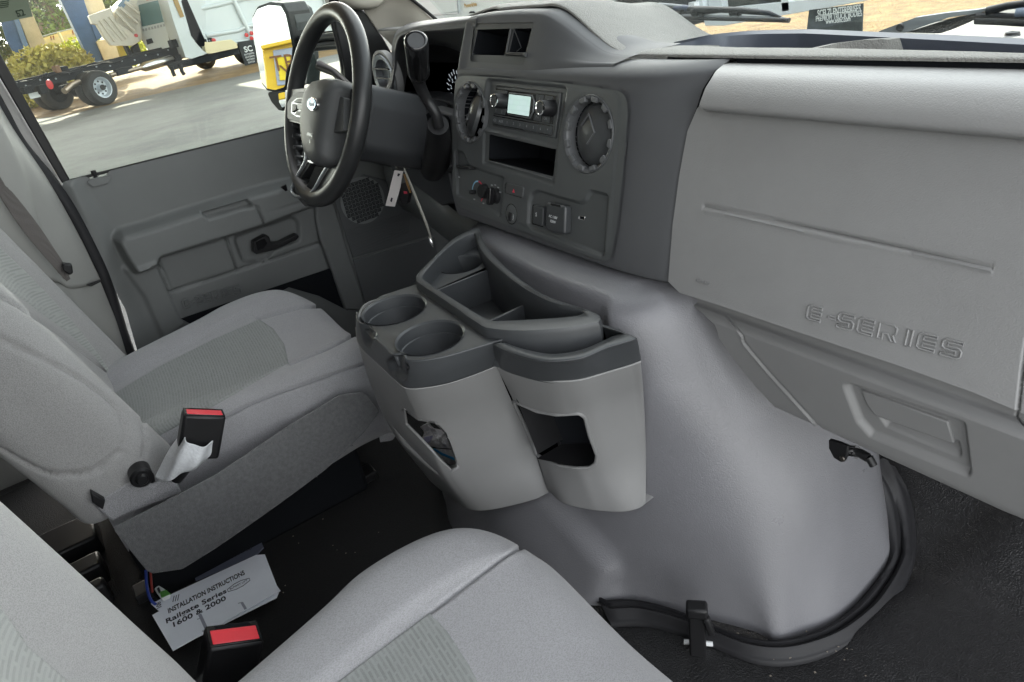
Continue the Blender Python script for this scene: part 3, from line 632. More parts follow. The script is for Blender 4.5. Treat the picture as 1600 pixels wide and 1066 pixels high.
# --- lower dash
z7 = crop(1000, 280, 2.317)
lp_out = [(1046, 446), (1086, 480), (1100, 492), (1117, 508), (1121, 518), (1123, 528), (1150, 566), (1180, 604), (1215, 641), (1248, 666), (1262, 674), (1290, 686), (1302, 692), (1360, 714), (1600, 811.5), (1760, 878), (1760, 560), (1590, 540), (1300, 440), (1044, 400)]
lprof = [(.690, 1.315), (.668, 1.308), (.664, 1.298), (.662, 1.2885), (.654, 1.2850), (.646, 1.279), (.6455, 1.270), (.650, 1.235), (.657, 1.19), (.6605, 1.176), (.664, 1.170)]
LP = PL((-.4, .650, 1.235), (1, 0, 0), (0, .13, -1))
lw = surf('lower_dash_panel', [[(x, y, z) for x in (-.70, -.4, -.15, .12)] for y, z in lprof], GP, dash, 200, 520, outline=lp_out,
     grooves=[([(1137, 495), (1160, 524), (1163, 536), (1200, 580), (1302, 692)], 1.2, .0022), ([(1135.5, 497), (1158, 526), (1161, 538), (1198, 582), (1299, 693)], 1.2, -.0016), ([(1591, 628), (1588, 650), (1600, 664)], 1.2, .004)],
     regions=[(fil(z7((735, 738), (1172, 884), (1196, 1075), (835, 930), (790, 880)), 6), 8, -.007), (fil(z7((848, 858), (1138, 965), (1150, 1015), (880, 905)), 3), 5, -.008)], angle=80)
prx('glovebox_latch', LP, z7((800, 765), (1114, 880), (1136, 958), (852, 858), (822, 820)), -.012, -.0035, GP, lw, .0015)
# bracket under the dash
br = crop(1260, 680, 7.615)
bk = prx('hinge_bracket', PY(.69), br((262, 60), (370, 90), (490, 140), (478, 230), (450, 320), (410, 326), (320, 270), (265, 160)), -.004, .002, BK, dash, .001)
lathe('bracket_rivet', PY(.69).P(*br((425, 280))[0], .002), (0, -1, 0), [(.004, 0), (.003, .0015), (0, .002)], DMET, bk, 14)
tube('latch_rod', [PY(.70).P(*p) for p in br((480, 170), (560, 200), (640, 215), (735, 270))], .006, BK, dash, 8)
tube('latch_spring', [PY(.70).P(*p) for p in br((520, 190), (600, 205))], .0085, CHR, dash, 10)
tube('latch_arm', [PY(.70).P(*p) for p in br((740, 260), (800, 365))], .005, BK, dash, 8)
# --- instrument hood and cluster
lipo = [(745, 26), (700, 32), (650, 40), (628, 47), (616, 58), (612, 80), (611, 105), (606, 130), (596, 150)]
lipi = [(742, 48), (700, 50), (660, 52), (634, 56), (624, 64), (619, 84), (618, 108), (614, 132), (606, 152)]
ys = [.72, .72, .72, .72, .72, .715, .70, .69, .68]
R0 = [V(u-0, v, Y=y+.10)+np.array([0, 0, .0]) for (u, v), y in zip([(745, 24), (700, 28), (652, 34), (632, 40), (617, 52), (612, 76), (611, 100), (606, 126), (597, 146)], ys)]
R1 = [V(u, v, Y=y+.012) for (u, v), y in zip(lipo, ys)]
R2 = [V(u, v, Y=y) for (u, v), y in zip([((a[0]*.5+b[0]*.5), (a[1]*.5+b[1]*.5)) for a, b in zip(lipo, lipi)], ys)]
R3 = [V(u, v, Y=y+.003) for (u, v), y in zip(lipi, ys)]
R4 = [V(u, v, Y=y+.05) for (u, v), y in zip([(735, 74), (700, 66), (672, 64), (648, 66), (634, 74), (630, 92), (629, 112), (626, 138), (622, 156)], ys)]
R5 = [V(u, v, Y=y+.075) for (u, v), y in zip([(735, 88), (700, 74), (676, 70), (656, 72), (644, 80), (638, 96), (636, 116), (632, 142), (628, 160)], ys)]
surf('instrument_hood', [R0, R1, R2, R3, R4, R5], CH, dash, 50, 80, toward=(-1.3, .3, 1.5))
CLP = PY(.80)
cl = prx('instrument_panel', CLP, [(640, 62), (760, 58), (740, 190), (600, 200), (600, 90)], -.02, 0, BG, dash, .001)
def gmark(c, r0, r1, a, w, m):
    e = np.array([math.cos(a), -math.sin(a)]); t = np.array([e[1], -e[0]]); c = np.array(c)
    prism('gauge_mark', CLP, [tuple(c+e*r0+t*w), tuple(c+e*r1+t*w), tuple(c+e*r1-t*w), tuple(c+e*r0-t*w)], .0002, .0008, m, cl, 0)
GLO = mat('gauge_light', (.35, .35, .35), .5, emit=(.7, .8, .9, .09)); TEAL = mat('gauge_needle', (.05, .5, .5), .5, emit=(.05, .75, .8, .5))
gc = CLP.px(720, 150)
for k in range(14): gmark(gc, .046, .053 if k % 2 else .056, math.radians(205-k*13), .0007, GLO)
for k, s in enumerate('0123456'):
    a = math.radians(205-k*26); text(s, CLP.pt(gc[0]+.038*math.cos(a), gc[1]-.038*math.sin(a), .0008), CLP.ex, -CLP.ey, .0125, GLO, cl, .0001, name='gauge_digit')
gmark(gc, .012, .036, math.radians(196), .0022, TEAL)
strip('gauge_scale', CLP, (-120, -60), .030, .0325, gc, GTX, cl, .0006)
# left round vent pod beyond the wheel
PV = PY(.70)
s, t = PV.px(601, 122)
podv = lathe('side_vent_pod', PV.pt(s, t, -.03), (0, -1, 0), [(.040, .008), (.052, .010), (.056, .015), (.058, .030), (.052, .030), (.050, .012)], GP, dash, 40, sy=1)
lathe('side_vent_ring', PV.pt(s, t, -.005), (0, -1, 0), [(.050, .004), (.049, .008), (.040, .006), (.038, -.01), (0, -.012)], SILV, podv, 32)
for k in range(3): box('vent_vane', PV.pt(s, t-.02+k*.02, .003), (.075, .004, .003), BK, podv, .0005)
# lower dash on the driver side (behind column) and knee bolster edge
mk('dash_core', [(x, y, z) for x in (-1.86, .12) for y, z in ((.80, 1.56), (.80, 1.20), (1.08, 1.20), (1.08, 1.54))], [[0, 1, 5, 4], [1, 2, 6, 5], [2, 3, 7, 6], [3, 0, 4, 7]], DK, dash)
dk = [(596, 150), (660, 150), (705, 160), (706, 250), (708, 300), (716, 336), (740, 368), (700, 345), (660, 320), (640, 300), (610, 262), (560, 250), (560, 170)]
prx('column_surround', PY(.745), dk, -.05, 0, mat('lower_dash_charcoal', (.038, .040, .044), .55), dash, .006, rnd=.008)
kb = [[V(u, v, Y=y) for u, v, y in r] for r in (
    [(600, 245, .77), (640, 268, .74), (680, 300, .72), (712, 330, .70), (760, 350, .68)],
    [(600, 270, .755), (645, 290, .725), (680, 322, .70), (715, 352, .68), (765, 376, .66)],
    [(610, 300, .76), (650, 320, .735), (690, 352, .715), (720, 378, .70), (770, 400, .70)],
    [(620, 320, .80), (660, 345, .78), (695, 372, .76), (722, 395, .75), (770, 420, .75)])]
surf('knee_bolster', kb, GD, dash, 30, 40)
prx('ignition_surround', PY(.70), [(608, 232), (660, 240), (700, 270), (712, 318), (690, 322), (640, 285), (612, 268)], -.05, 0, bpy.data.materials['lower_dash_charcoal'], dash, .006, rnd=.01)
# ================================================================== engine cover (doghouse)
ec = root('engine_cover', 'smooth grey vinyl engine cover bulging below the dashboard between the footwells', 'engine cover', (-.75, .6, .8))
inner = [(1350.6, 727), (1381, 784), (1392, 850), (1385.6, 889), (1337.5, 950.6), (1280.6, 990), (1215, 1006.6), (1162.5, 1001), (1110, 981), (1044, 955), (987.5, 942.7), (939, 944)]
izz = [.935, .88, .835, .818, .806, .804, .804, .804, .804, .804, .804, .804]
outer = [(1398.7, 731.9), (1420.6, 775.6), (1431.5, 832.5), (1427, 885), (1398.7, 946), (1359, 985.6), (1320, 1011.8), (1250, 1036), (1184, 1036), (1118.7, 1011.8), (1066, 992), (1009, 977), (955, 978)]
ozz = [.93, .87, .828, .812, .803, .803, .803, .803, .803, .803, .803, .803, .803]
E_ = lambda u, v, z: V(u, v, Z=z)
A = np.array
RG = [A((-.625, .76, 1.312)), A((-.637, .665, 1.311)), E_(1031, 496, 1.283), E_(1075, 600, 1.19), E_(1143, 711, 1.09), E_(1216, 840, .98), E_(1215, 1006.6, .804)]
cols = [
 # top-inner, crest-in, crest, under crest, mid, low, foot        (driver side -> passenger side)
 [A((-1.24, .95, 1.30)), A((-1.25, .93, 1.28)), A((-1.27, .92, 1.20)), A((-1.29, .92, 1.1)), A((-1.30, .92, 1.0)), A((-1.31, .92, .9)), A((-1.32, .92, .80))],
 [A((-1.15, .75, 1.31)), A((-1.17, .66, 1.30)), A((-1.18, .63, 1.26)), A((-1.19, .60, 1.15)), A((-1.20, .57, 1.03)), A((-1.21, .54, .9)), A((-1.22, .52, .80))],
 [A((-1.06, .72, 1.315)), A((-1.07, .615, 1.312)), A((-1.07, .585, 1.285)), A((-1.07, .56, 1.18)), A((-1.07, .52, 1.05)), A((-1.08, .45, .93)), A((-1.08, .40, .80))],
 [A((-.92, .72, 1.315)), A((-.93, .595, 1.312)), A((-.93, .563, 1.285)), A((-.92, .54, 1.18)), A((-.90, .50, 1.05)), A((-.88, .43, .92)), A((-.84, .39, .80))],
 [A((-.80, .72, 1.315)), A((-.80, .59, 1.312)), A((-.80, .557, 1.285)), A((-.79, .54, 1.18)), A((-.77, .515, 1.05)), A((-.73, .47, .92)), E_(939, 944, .804)],
 [A((-.70, .72, 1.315)), A((-.71, .600, 1.313)), A((-.705, .566, 1.287)), A((-.685, .555, 1.18)), A((-.665, .545, 1.05)), A((-.64, .53, .93)), E_(1000, 944, .804)],
 [r_+A((-.046, (-.012, -.034, -.052, -.052, -.052, -.048, -.012)[i], 0)) for i, r_ in enumerate(RG)],
 RG,
]
TK = [(-.60, .80, 1.305), (-.58, .88, 1.29), (-.575, .93, 1.28), (-.57, .97, 1.27), (-.56, 1.0, 1.26)]
BKs = [E_(1310, 972, .805), E_(1385.6, 889, .818), E_(1392, 850, .835), E_(1381, 784, .88), E_(1350.6, 727, .935)]
for T, B_ in zip(TK, BKs):
    T = A(T); cc_ = []
    for f in (0, .03, .10, .26, .46, .70, 1): q = T*(1-f)+B_*f; cc_.append(q+A((.012*math.sin(math.pi*f), 0, 0)))
    if T[1] < .81: cols.append([r_*.6+c_*.4+A((.008*math.sin(math.pi*min(1, i/6)), -.004, 0)) for i, (r_, c_) in enumerate(zip(RG, cc_))])
    cols.append(cc_)
grid = [[cols[j][i] for j in range(len(cols))] for i in range(7)]
for i, reps, w_ in ((1, 1, .25), (2, 1, .25), (3, 2, .3), (4, 3, .35), (5, 4, .4)):      # soften the ridge towards the foot
    for _ in range(reps):
        r_ = [np.array(q) for q in grid[i]]
        for j in range(4, len(r_)-1): grid[i][j] = r_[j]*(1-w_)+(r_[j-1]+r_[j+1])*w_/2
cover = surf('cover_shell', grid, EC, ec, 150, 240, angle=170, toward=(-.6, -1, 1.6), regions=[(fil([(700, 800), (850, 760), (905, 820), (962, 885), (930, 960), (700, 960)], 20), 44, .016)])
# rubber seal round its foot, in three moulded steps
ip = smooth([E_(u, v, z+.004) for (u, v), z in zip(inner[::-1], izz[::-1])], 8); op = smooth([E_(u, v, z+.002) for (u, v), z in zip(outer[::-1], ozz[::-1])], 8)
def resamp(P, n):
    d = np.concatenate([[0], np.cumsum(np.linalg.norm(np.diff(P, axis=0), axis=1))]); t = np.linspace(0, d[-1], n); return np.stack([np.interp(t, d, P[:, k]) for k in range(P.shape[1])], 1)
ip = resamp(ip, 90); op = resamp(op, 90); ip[0] += A((-.03, 0, 0))
pr_ = [(-.10, .002), (0, .010), (.10, .016), (.22, .017), (.30, .009), (.38, .008), (.46, .017), (.60, .021), (.74, .017), (.82, .008), (.92, .006), (1.0, .004), (1.02, -.004)]
sv = []
for i in range(90):
    for a, h in pr_:
        q = ip[i]*(1-a)+op[i]*a; d = nrm(op[i]-ip[i]); sv.append(q+A((0, 0, h*.85))+0*d)
m_ = len(pr_); sf = [[i*m_+k, i*m_+k+1, (i+1)*m_+k+1, (i+1)*m_+k] for i in range(89) for k in range(m_-1)]
mk('rubber_seal', sv, sf, RB, ec, True, 60)
# retaining clip
cp = crop(900, 640, 2.286)
q = E_(1090, 1003, .81); w = E_(1088, 930, .905)
ext = nrm(A(w)-A(q)); side = nrm(np.cross(ext, CP-q)); nn_ = np.cross(side, ext)
clp = root('cover_clip', 'black latch strap clipping the grey engine cover to the floor', 'latch', q)
L = np.linalg.norm(A(w)-A(q))
box('strap', A(q)+ext*L*.45+nn_*.02, (.024, L*.95, .012), BK, clp, .003, ax=(side, ext, nn_))
box('strap_head', A(q)+ext*(L*.97)+nn_*.024, (.030, .018, .022), BK, clp, .004, ax=(side, ext, nn_))
box('release_tab', A(q)+ext*(L*.68)+nn_*.026-side*-.016, (.010, .034, .012), BK, clp, .003, ax=(nrm(side+.25*ext), nrm(ext-.25*side), nn_))
tube('white_foot_loop', [A(q)+side*x+A((0, 0, -.002)) for x in (-.02, -.01, .0, .012, .022)], .004, WTX, clp, 8)
# ================================================================== console organiser
cs = root('console_organizer', 'grey and charcoal cup holder console hung on the front of the engine cover', 'console', (-.8, .4, .98))
z6 = crop(540, 340, 2.22); z4 = crop(640, 340, 4.847)
DZ = 1.33
deck = PZ(DZ)
TOPz, BANDz = 1.33, 1.285
# light grey bodies : front walls as lofts
def wall(name, cols_, m, nu, nv, cuts=(), thick=.004, toward=None, **k):
    R = len(cols_[0]); return surf(name, [[c[i] for c in cols_] for i in range(R)], m, cs, nu, nv, cuts=cuts, thick=thick, angle=60, **k)
def C3(*t): return [V(u, v, Z=z) for u, v, z in t]
left = [C3((655, 470, 1.285), (690, 560, 1.18), (715, 650, 1.08), (735, 700, .99)),
        C3((600, 466, 1.285), (622, 560, 1.18), (640, 650, 1.08), (690, 730, .99)),
        C3((566, 478, 1.285), (590, 575, 1.18), (612, 640, 1.08), (665, 722, .985)),
        C3((556, 512, 1.285), (577, 592, 1.18), (610, 668, 1.075), (668, 745, .98)),
        C3((562, 540, 1.285), (585, 606, 1.18), (621, 682, 1.072), (684, 762, .975)),
        C3((590, 568, 1.285), (612, 634, 1.18), (650, 712, 1.07), (706, 780, .973)),
        C3((622, 598, 1.285), (648, 660, 1.18), (684, 738, 1.07), (724, 793, .972)),
        C3((636, 606, 1.285), (665, 668, 1.18), (702, 742, 1.07), (742, 798, .972)),
        C3((660, 606.5, 1.285), (694, 666, 1.18), (728, 736, 1.07), (765, 797, .974)),
        C3((700, 599, 1.285), (736, 655, 1.18), (772, 722, 1.07), (800, 790, .978)),
        C3((745, 584, 1.285), (780, 640, 1.18), (812, 708, 1.07), (836, 780, .985)),
        C3((776, 572, 1.285), (800, 628, 1.18), (833, 700, 1.07), (857, 770, .99))]
win1 = fil([(630, 636), (634, 640), (655, 655), (668, 657), (682, 660), (697, 676), (705, 695), (716, 726), (715, 734), (707, 736), (690, 722), (650, 680), (634, 664)], 3)
def rim_of(poly, r, m, name, par, out=.0):
    P_, Q_ = surf.last; pts = []
    for q in np.array(poly):
        d = ((Q_-q)**2).sum(1); k = np.argsort(d)[:4]; w_ = 1/(d[k]+.05); pts.append((P_[k]*w_[:, None]).sum(0)/w_.sum())
    return tube(name, resamp(np.array(pts+[pts[0]]), 110)[:-1], r, m, par, 8, closed=True)
wall('left_bin_wall', left, GP, 220, 360, cuts=[win1], thick=.004)
rim_of(win1, .0026, GP, 'window_lip', cs)
right = [C3((775, 572, 1.286), (800, 622, 1.19), (833, 695, 1.08), (856, 766, 1.0)),
         C3((800, 580, 1.286), (822, 636, 1.19), (856, 712, 1.08), (880, 786, 1.0)),
         C3((850, 592, 1.286), (868, 652, 1.19), (896, 728, 1.08), (920, 796, 1.0)),
         C3((880, 595, 1.286), (896, 655, 1.19), (920, 731, 1.08), (945, 799, 1.0)),
         C3((910, 592, 1.286), (925, 652, 1.19), (945, 730, 1.08), (970, 800, 1.0)),
         C3((945, 582, 1.286), (957, 640, 1.19), (974, 722, 1.08), (990, 797, 1.0)),
         C3((985, 570, 1.286), (993, 628, 1.19), (1002, 710, 1.08), (1005, 790, 1.0)),
         C3((1001, 564, 1.286), (1006, 622, 1.19), (1009, 700, 1.08), (1008, 780, 1.005)),
         [p+A((-.035, .012, 0)) for p in C3((1001, 564, 1.286), (1006, 622, 1.19), (1009, 700, 1.08), (1008, 780, 1.005))]]
right = [[p for p in c] for c in right]
win2 = fil([(800, 625), (812, 631), (840, 643), (870, 648), (905, 646), (914, 652), (921, 680), (933, 712), (931, 724), (922, 731), (900, 732), (872, 728), (834, 712), (830, 706), (816, 668)], 3)
def closebot(cols_, inset):
    cen = np.mean([c[-1] for c in cols_], 0)
    return [c+[c[-1]*.90+cen*.10+A((0, 0, -.012)), c[-1]*.5+cen*.5+A((0, 0, -.02))] for c in cols_]
wall('right_bin_wall', right, GP, 220, 340, cuts=[win2], thick=.004)
rim_of(win2, .0028, GP, 'window_lip', cs)
# undersides
for nm, cc in (('left_bin_floor', left), ('right_bin_floor', right)):
    ring = [c[-1] for c in cc[:-2]]; n = len(ring); back = [p*1.0+A((-.02 if nm[0] == 'l' else 0, .10, .01)) for p in ring]
    mk(nm, ring+back, [[i, i+1, n+i+1, n+i] for i in range(n-1)], GP, cs)
# dark liners standing behind the windows
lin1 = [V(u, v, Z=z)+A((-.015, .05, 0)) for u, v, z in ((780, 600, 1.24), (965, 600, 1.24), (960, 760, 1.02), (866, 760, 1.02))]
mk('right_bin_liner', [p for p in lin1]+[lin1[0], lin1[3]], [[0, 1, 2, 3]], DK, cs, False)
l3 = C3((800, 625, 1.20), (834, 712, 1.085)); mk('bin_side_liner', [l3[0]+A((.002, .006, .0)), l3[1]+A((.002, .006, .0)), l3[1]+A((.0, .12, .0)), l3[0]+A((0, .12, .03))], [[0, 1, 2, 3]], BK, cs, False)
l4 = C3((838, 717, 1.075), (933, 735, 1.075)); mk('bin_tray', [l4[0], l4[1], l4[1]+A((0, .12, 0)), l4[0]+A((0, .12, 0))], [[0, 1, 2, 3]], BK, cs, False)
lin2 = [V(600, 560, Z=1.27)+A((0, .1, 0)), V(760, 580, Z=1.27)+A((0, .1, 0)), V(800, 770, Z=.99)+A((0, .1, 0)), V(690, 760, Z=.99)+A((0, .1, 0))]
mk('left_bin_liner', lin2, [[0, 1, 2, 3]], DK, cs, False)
# handle bar ledge of the left window (proud light rim)
tube('window_sill', [V(u, v, Z=z)+A((0, -.004, 0)) for u, v, z in ((620, 660, 1.098), (640, 690, 1.088), (668, 716, 1.075), (690, 734, 1.066), (704, 742, 1.06))], [.007, .008, .008, .007, .004], GP, cs, 10)
# light seam bead between charcoal band and body
bead = C3(*[(u, v, 1.286) for u, v in ((556, 512), (562, 540), (590, 568), (622, 598), (636, 606.5), (660, 606.5), (700, 599), (745, 584), (776, 572))])
tube('seam_bead', smooth(bead, 4), .0012, GL, cs, 6)
bead2 = C3(*[(u, v, 1.287) for u, v in ((776, 573), (800, 581), (850, 593), (880, 596), (910, 593), (945, 583), (985, 571), (1001, 565))])
tube('seam_bead', smooth(bead2, 4), .0012, GL, cs, 6)
# charcoal band, left : from deck edge down to bead
dt = [(556, 488), (560, 503), (590, 533), (620, 560), (634, 563), (662, 563), (700, 556), (745, 543), (786, 531)]
db = [(556, 512), (562, 540), (590, 568), (622, 598), (636, 606), (660, 606), (700, 599), (745, 584), (777, 571)]
slot = lambda u0, v0: 0
band = [[V(u, v, Z=1.333) for u, v in dt], [V(u*.85+a*.15, v*.8+b*.2, Z=1.322)for (u, v), (a, b) in zip(dt, db)], [V(a, b, Z=1.286) for a, b in db]]
slots = [fil([(561, 497), (568, 492), (585, 520), (577, 543), (570, 535)], 3), fil([(606, 566), (622, 552), (638, 574), (632, 596), (612, 582)], 4)]
surf('left_band', [[V(u, v, Z=1.333) for u, v in dt], [V(a, b-9, Z=1.300)*.5+V(u, v+6, Z=1.326)*.5 for (a, b), (u, v) in zip(db, dt)], [V(a, b, Z=1.287) for a, b in db]], CC, cs, 20, 120, regions=[(slots[0], 4, -.008), (slots[1], 4, -.010)], thick=.003)
dkp = fil([(560, 500), (566, 484), (596, 462), (652, 444), (690, 470), (740, 500), (772, 519), (790, 530), (745, 543), (700, 556), (662, 563), (634, 563), (620, 559), (590, 532)], [5, 6, 8, 4, 4, 4, 4, 3, 4, 8, 8, 6, 4, 4])
cupc = [V(617, 487.5, Z=DZ), V(672.5, 531, Z=DZ)]; cupr = [.0455, .0445]
def cpx(c, r, z): return proj([(c[0]+r*math.cos(t), c[1]+r*math.sin(t), z) for t in np.linspace(0, 2*math.pi, 49)[:-1]])
surf('cup_deck', flat(PZ(DZ+.003), 550, 440, 800, 570, .03), CC, cs, 150, 200, outline=dkp, cuts=[cpx(cupc[0], cupr[0], DZ+.003), cpx(cupc[1], cupr[1], DZ+.003)],
     regions=[(slots[1], 4, -.012), (slots[0], 4, -.008), (np.array([(575, 512), (640, 545), (620, 565), (560, 520)]), 14, -.002)], toward=(0, 0, 5))
for c, r in zip(cupc, cupr):
    lathe('cup_holder', (c[0], c[1], DZ+.0035), (0, 0, -1), [(r+.0015, -.0012), (r-.001, .001), (r-.002, .016), (r-.0035, .017), (r-.009, .055), (r-.013, .060), (0, .060)], CC, cs, 44)
# back tray (organiser) : rim, walls, floor, cup ring, dividers
zrim = 1.345
rimo = z4((48, 470), (62, 430), (200, 290), (330, 165), (470, 95), (530, 90), (560, 180), (640, 290), (800, 440), (1020, 590), (1300, 690), (1440, 745), (1450, 800), (1380, 815), (1180, 850), (850, 870), (600, 850), (520, 815), (300, 660), (70, 505))
rimi = z4((105, 460), (125, 420), (250, 280), (360, 190), (470, 135), (500, 140), (530, 240), (620, 350), (800, 500), (1020, 630), (1240, 700), (1305, 718), (1295, 735), (1180, 755), (850, 775), (640, 783), (590, 770), (520, 735), (300, 600), (120, 480))
ro = np.array([V(*p, Z=zrim) for p in rimo]); ri = np.array([V(*p, Z=zrim) for p in rimi]); N = len(ro)
RO = resamp(np.vstack([smooth(ro, 4, True), ro[:1]]), 121)[:-1]; RI = resamp(np.vstack([smooth(ri, 4, True), ri[:1]]), 121)[:-1]
# align phases
k = min(range(120), key=lambda s: np.linalg.norm(RO-np.roll(RI, s, 0))); RI = np.roll(RI, k, 0)
lay = [(RO, -.055, 0), (RO, -.004, 0), (RO*.93+RI*.07, .0015, 0), (RO*.5+RI*.5, .0035, 0), (RO*.1+RI*.9, .0015, 0), (RI, -.004, 0), (RI, -.02, 0)]
cenR = RI.mean(0); RI2 = RI*.95+cenR*.05
lay += [(RI2, -.075, 0)]
vv = []; ff = []
for Rg, dz, _ in lay: vv += [p+A((0, 0, dz)) for p in Rg]
for a in range(len(lay)-1):
    for i in range(120): ff.append([a*120+i, (a+1)*120+i, (a+1)*120+(i+1) % 120, a*120+(i+1) % 120])
ff = [f[::-1] for f in ff]
ff.append([(len(lay)-1)*120+i for i in range(120)])
mk('tray_shell', vv, ff, CC, cs, True, 50)
def tp(*pts, z): return [V(*p, Z=z) for p in z4(*pts)]
# raised cup shelf at the far left of the tray
sh = tp((110, 480), (125, 420), (250, 285), (400, 215), (505, 215), (560, 290), (630, 352), (200, 545), z=1.322)
shp = [tuple(PZ(1.322).px(*proj([p])[0])) for p in sh]
cup3 = V(*z4((385, 355))[0], Z=1.322); r3 = .036
surf('shelf_deck', flat(PZ(1.322), 640, 370, 780, 460, .03), CC, cs, 90, 120, outline=[tuple(proj([p])[0]) for p in sh], cuts=[cpx(cup3, r3, 1.322)], toward=(0, 0, 5))
lathe('cup_holder', (cup3[0], cup3[1], 1.3225), (0, 0, -1), [(r3+.001, -.001), (r3-.001, .001), (r3-.004, .055), (0, .057)], CC, cs, 36)
def slab(name, a, b, z0, z1, w, m=CC):
    a = np.array(a); b = np.array(b); d = nrm(b-a); s_ = A((-d[1], d[0], 0))*w/2
    v = [p+s for p in ((a[0], a[1], z0), (b[0], b[1], z0), (b[0], b[1], z1), (a[0], a[1], z1)) for s in (-s_, s_)]
    return bev(mk(name, v, [[0, 2, 4, 6], [1, 7, 5, 3], [0, 1, 3, 2], [2, 3, 5, 4], [4, 5, 7, 6], [6, 7, 1, 0]], m, cs), .001)
a, b = tp((205, 545), (632, 375), z=1.322); slab('tray_divider', a, b, 1.262, 1.3215, .003)
a, b = tp((590, 775), (908, 632), z=1.318); slab('tray_divider', a, b, 1.262, 1.316, .0045)
a, b = tp((505, 135), (632, 375), z=1.334); 
ln = tp((500, 190), (560, 300), (640, 405), (900, 610), (1150, 755), z=1.318)
for p0, p1 in zip(ln[:-1], ln[1:]): slab('tray_divider', p0, p1, 1.265, 1.318, .003)
# front lower pocket rim (right, in front of the tray)
fo = z6((515, 440), (550, 462), (650, 495), (720, 503), (820, 490), (900, 455), (1010, 420))
fi = z6((550, 430), (600, 452), (680, 470), (740, 472), (820, 458), (900, 425), (960, 395))
fb = z6((515, 512), (560, 535), (640, 560), (720, 568), (820, 560), (920, 530), (1022, 497))
g = [[V(*p, Z=1.318) for p in z6((556, 445), (606, 462), (684, 478), (742, 480), (822, 466), (900, 433), (955, 402))],
     [V(*p, Z=1.334) for p in z6((545, 434), (600, 455), (675, 476), (735, 480), (820, 466), (900, 432), (965, 402))],
     [V(*p, Z=1.334) for p in z6((518, 440), (560, 463), (650, 491), (720, 499), (820, 487), (905, 452), (1003, 420))],
     [V(*p, Z=1.325) for p in z6((512, 452), (556, 475), (648, 502), (720, 511), (822, 499), (912, 463), (1010, 432))],
     [V(*p, Z=1.287) for p in fb]]
g = [[g[0][i]+A((0, 0, -.04)) for i in range(7)]]+g
e1_ = V(978, 523, Z=1.334)-V(992, 529, Z=1.334); e2_ = V(940, 511, Z=1.334)-V(992, 529, Z=1.334)
g = [r+[r[-1]+e1_*(1 if i_ else .6), r[-1]+e2_] for i_, r in enumerate(g)]
surf('right_band', g, CC, cs, 50, 130, thick=0)
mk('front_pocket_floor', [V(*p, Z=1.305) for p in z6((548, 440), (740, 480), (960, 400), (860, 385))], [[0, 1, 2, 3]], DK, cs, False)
# crumpled bag of papers in the left bin
pb = crop(620, 640, 9.69)
bag = root('plastic_bag', 'crumpled white plastic bag with blue stripe stuffed in the left console bin', 'bag', V(700, 700, Z=1.02))
BG1 = PL(V(690, 690, Z=1.08)+A((0, .035, 0)), (1, 0, 0), (0, -.3, -1))
bagm = mat('white_plastic_film', (.62, .60, .60), .4, var=.12, vscale=60, bump=('noise', 90, .9, .01)); bagl = mat('lavender_film', (.42, .42, .62), .4); cyan = mat('cyan_zip', (.02, .30, .62), .3)
def crumple(P, Q): return .006*np.sin(P[:, 0]*160+P[:, 2]*90)+.004*np.sin(P[:, 0]*-90+P[:, 2]*210)
surf('bag_sheet', flat(BG1, 655, 650, 725, 735, .01), bagm, bag, 50, 50, outline=pb((400, 300), (480, 165), (590, 300), (690, 380), (790, 400), (1000, 700), (1000, 870), (800, 820), (590, 640), (400, 470)), hfun=crumple, thick=.001)
tube('zip_stripe', [BG1.P(*p, .012) for p in pb((560, 600), (700, 680), (850, 740), (960, 780))], .0022, cyan, bag, 6)
tube('wrapper_cord', [BG1.P(*p, .014) for p in pb((540, 578), (700, 590), (900, 608))], .0010, BK, bag, 6)
prx('lavender_patch', BG1, pb((400, 420), (520, 400), (500, 490), (440, 520)), .006, .010, bagl, bag, .001)
# ================================================================== seats
zs = crop(0, 400, 2.666)
def cushion(rt, cx, dy, grooves, insert, names=('seat_cushion', 'cushion_insert')):
    XO = [-.235, -.268, -.280, -.270, -.235, -.175, -.135, 0, .135, .175, .235, .270, .280, .268, .235]
    ZO = [-.19, -.15, -.07, -.01, .022, .020, .004, -.004, .004, .020, .022, -.01, -.07, -.15, -.19]
    rows_ = []
    for y, sx, dz, k in ((-.17, .74, -.02, 1), (-.10, .77, -.012, 1), (0, .83, -.004, 1), (.12, .94, .0, 1), (.21, .995, .006, 1), (.285, .975, .010, .8), (.335, .93, .002, .5), (.372, .87, -.03, .2), (.386, .82, -.075, .0), (.378, .80, -.13, .0), (.35, .78, -.17, 0)):
        r = []
        for xo, zo in zip(XO, ZO):
            z = (zo if zo < 0 else zo*k+.012*(1-k))+dz; yy = y-(abs(xo)/.28)**4*.035*(y > .2)
            r.append((cx+xo*sx, dy+yy, 1.115+max(z, -.20)))
        rows_.append(r)
    c = surf(names[0], rows_, FAC, rt, 220, 320, grooves=grooves, toward=(cx, 0, 6), angle=170)
    i = surf(names[1], [r[3:12] for r in rows_[:7]], FIC, rt, 220, 340, largest=True, outline=insert, offset=.0022, toward=(cx, 0, 6), angle=170, grooves=[(np.vstack([insert, insert[:1]]), 2.2, .004)])
    return rows_
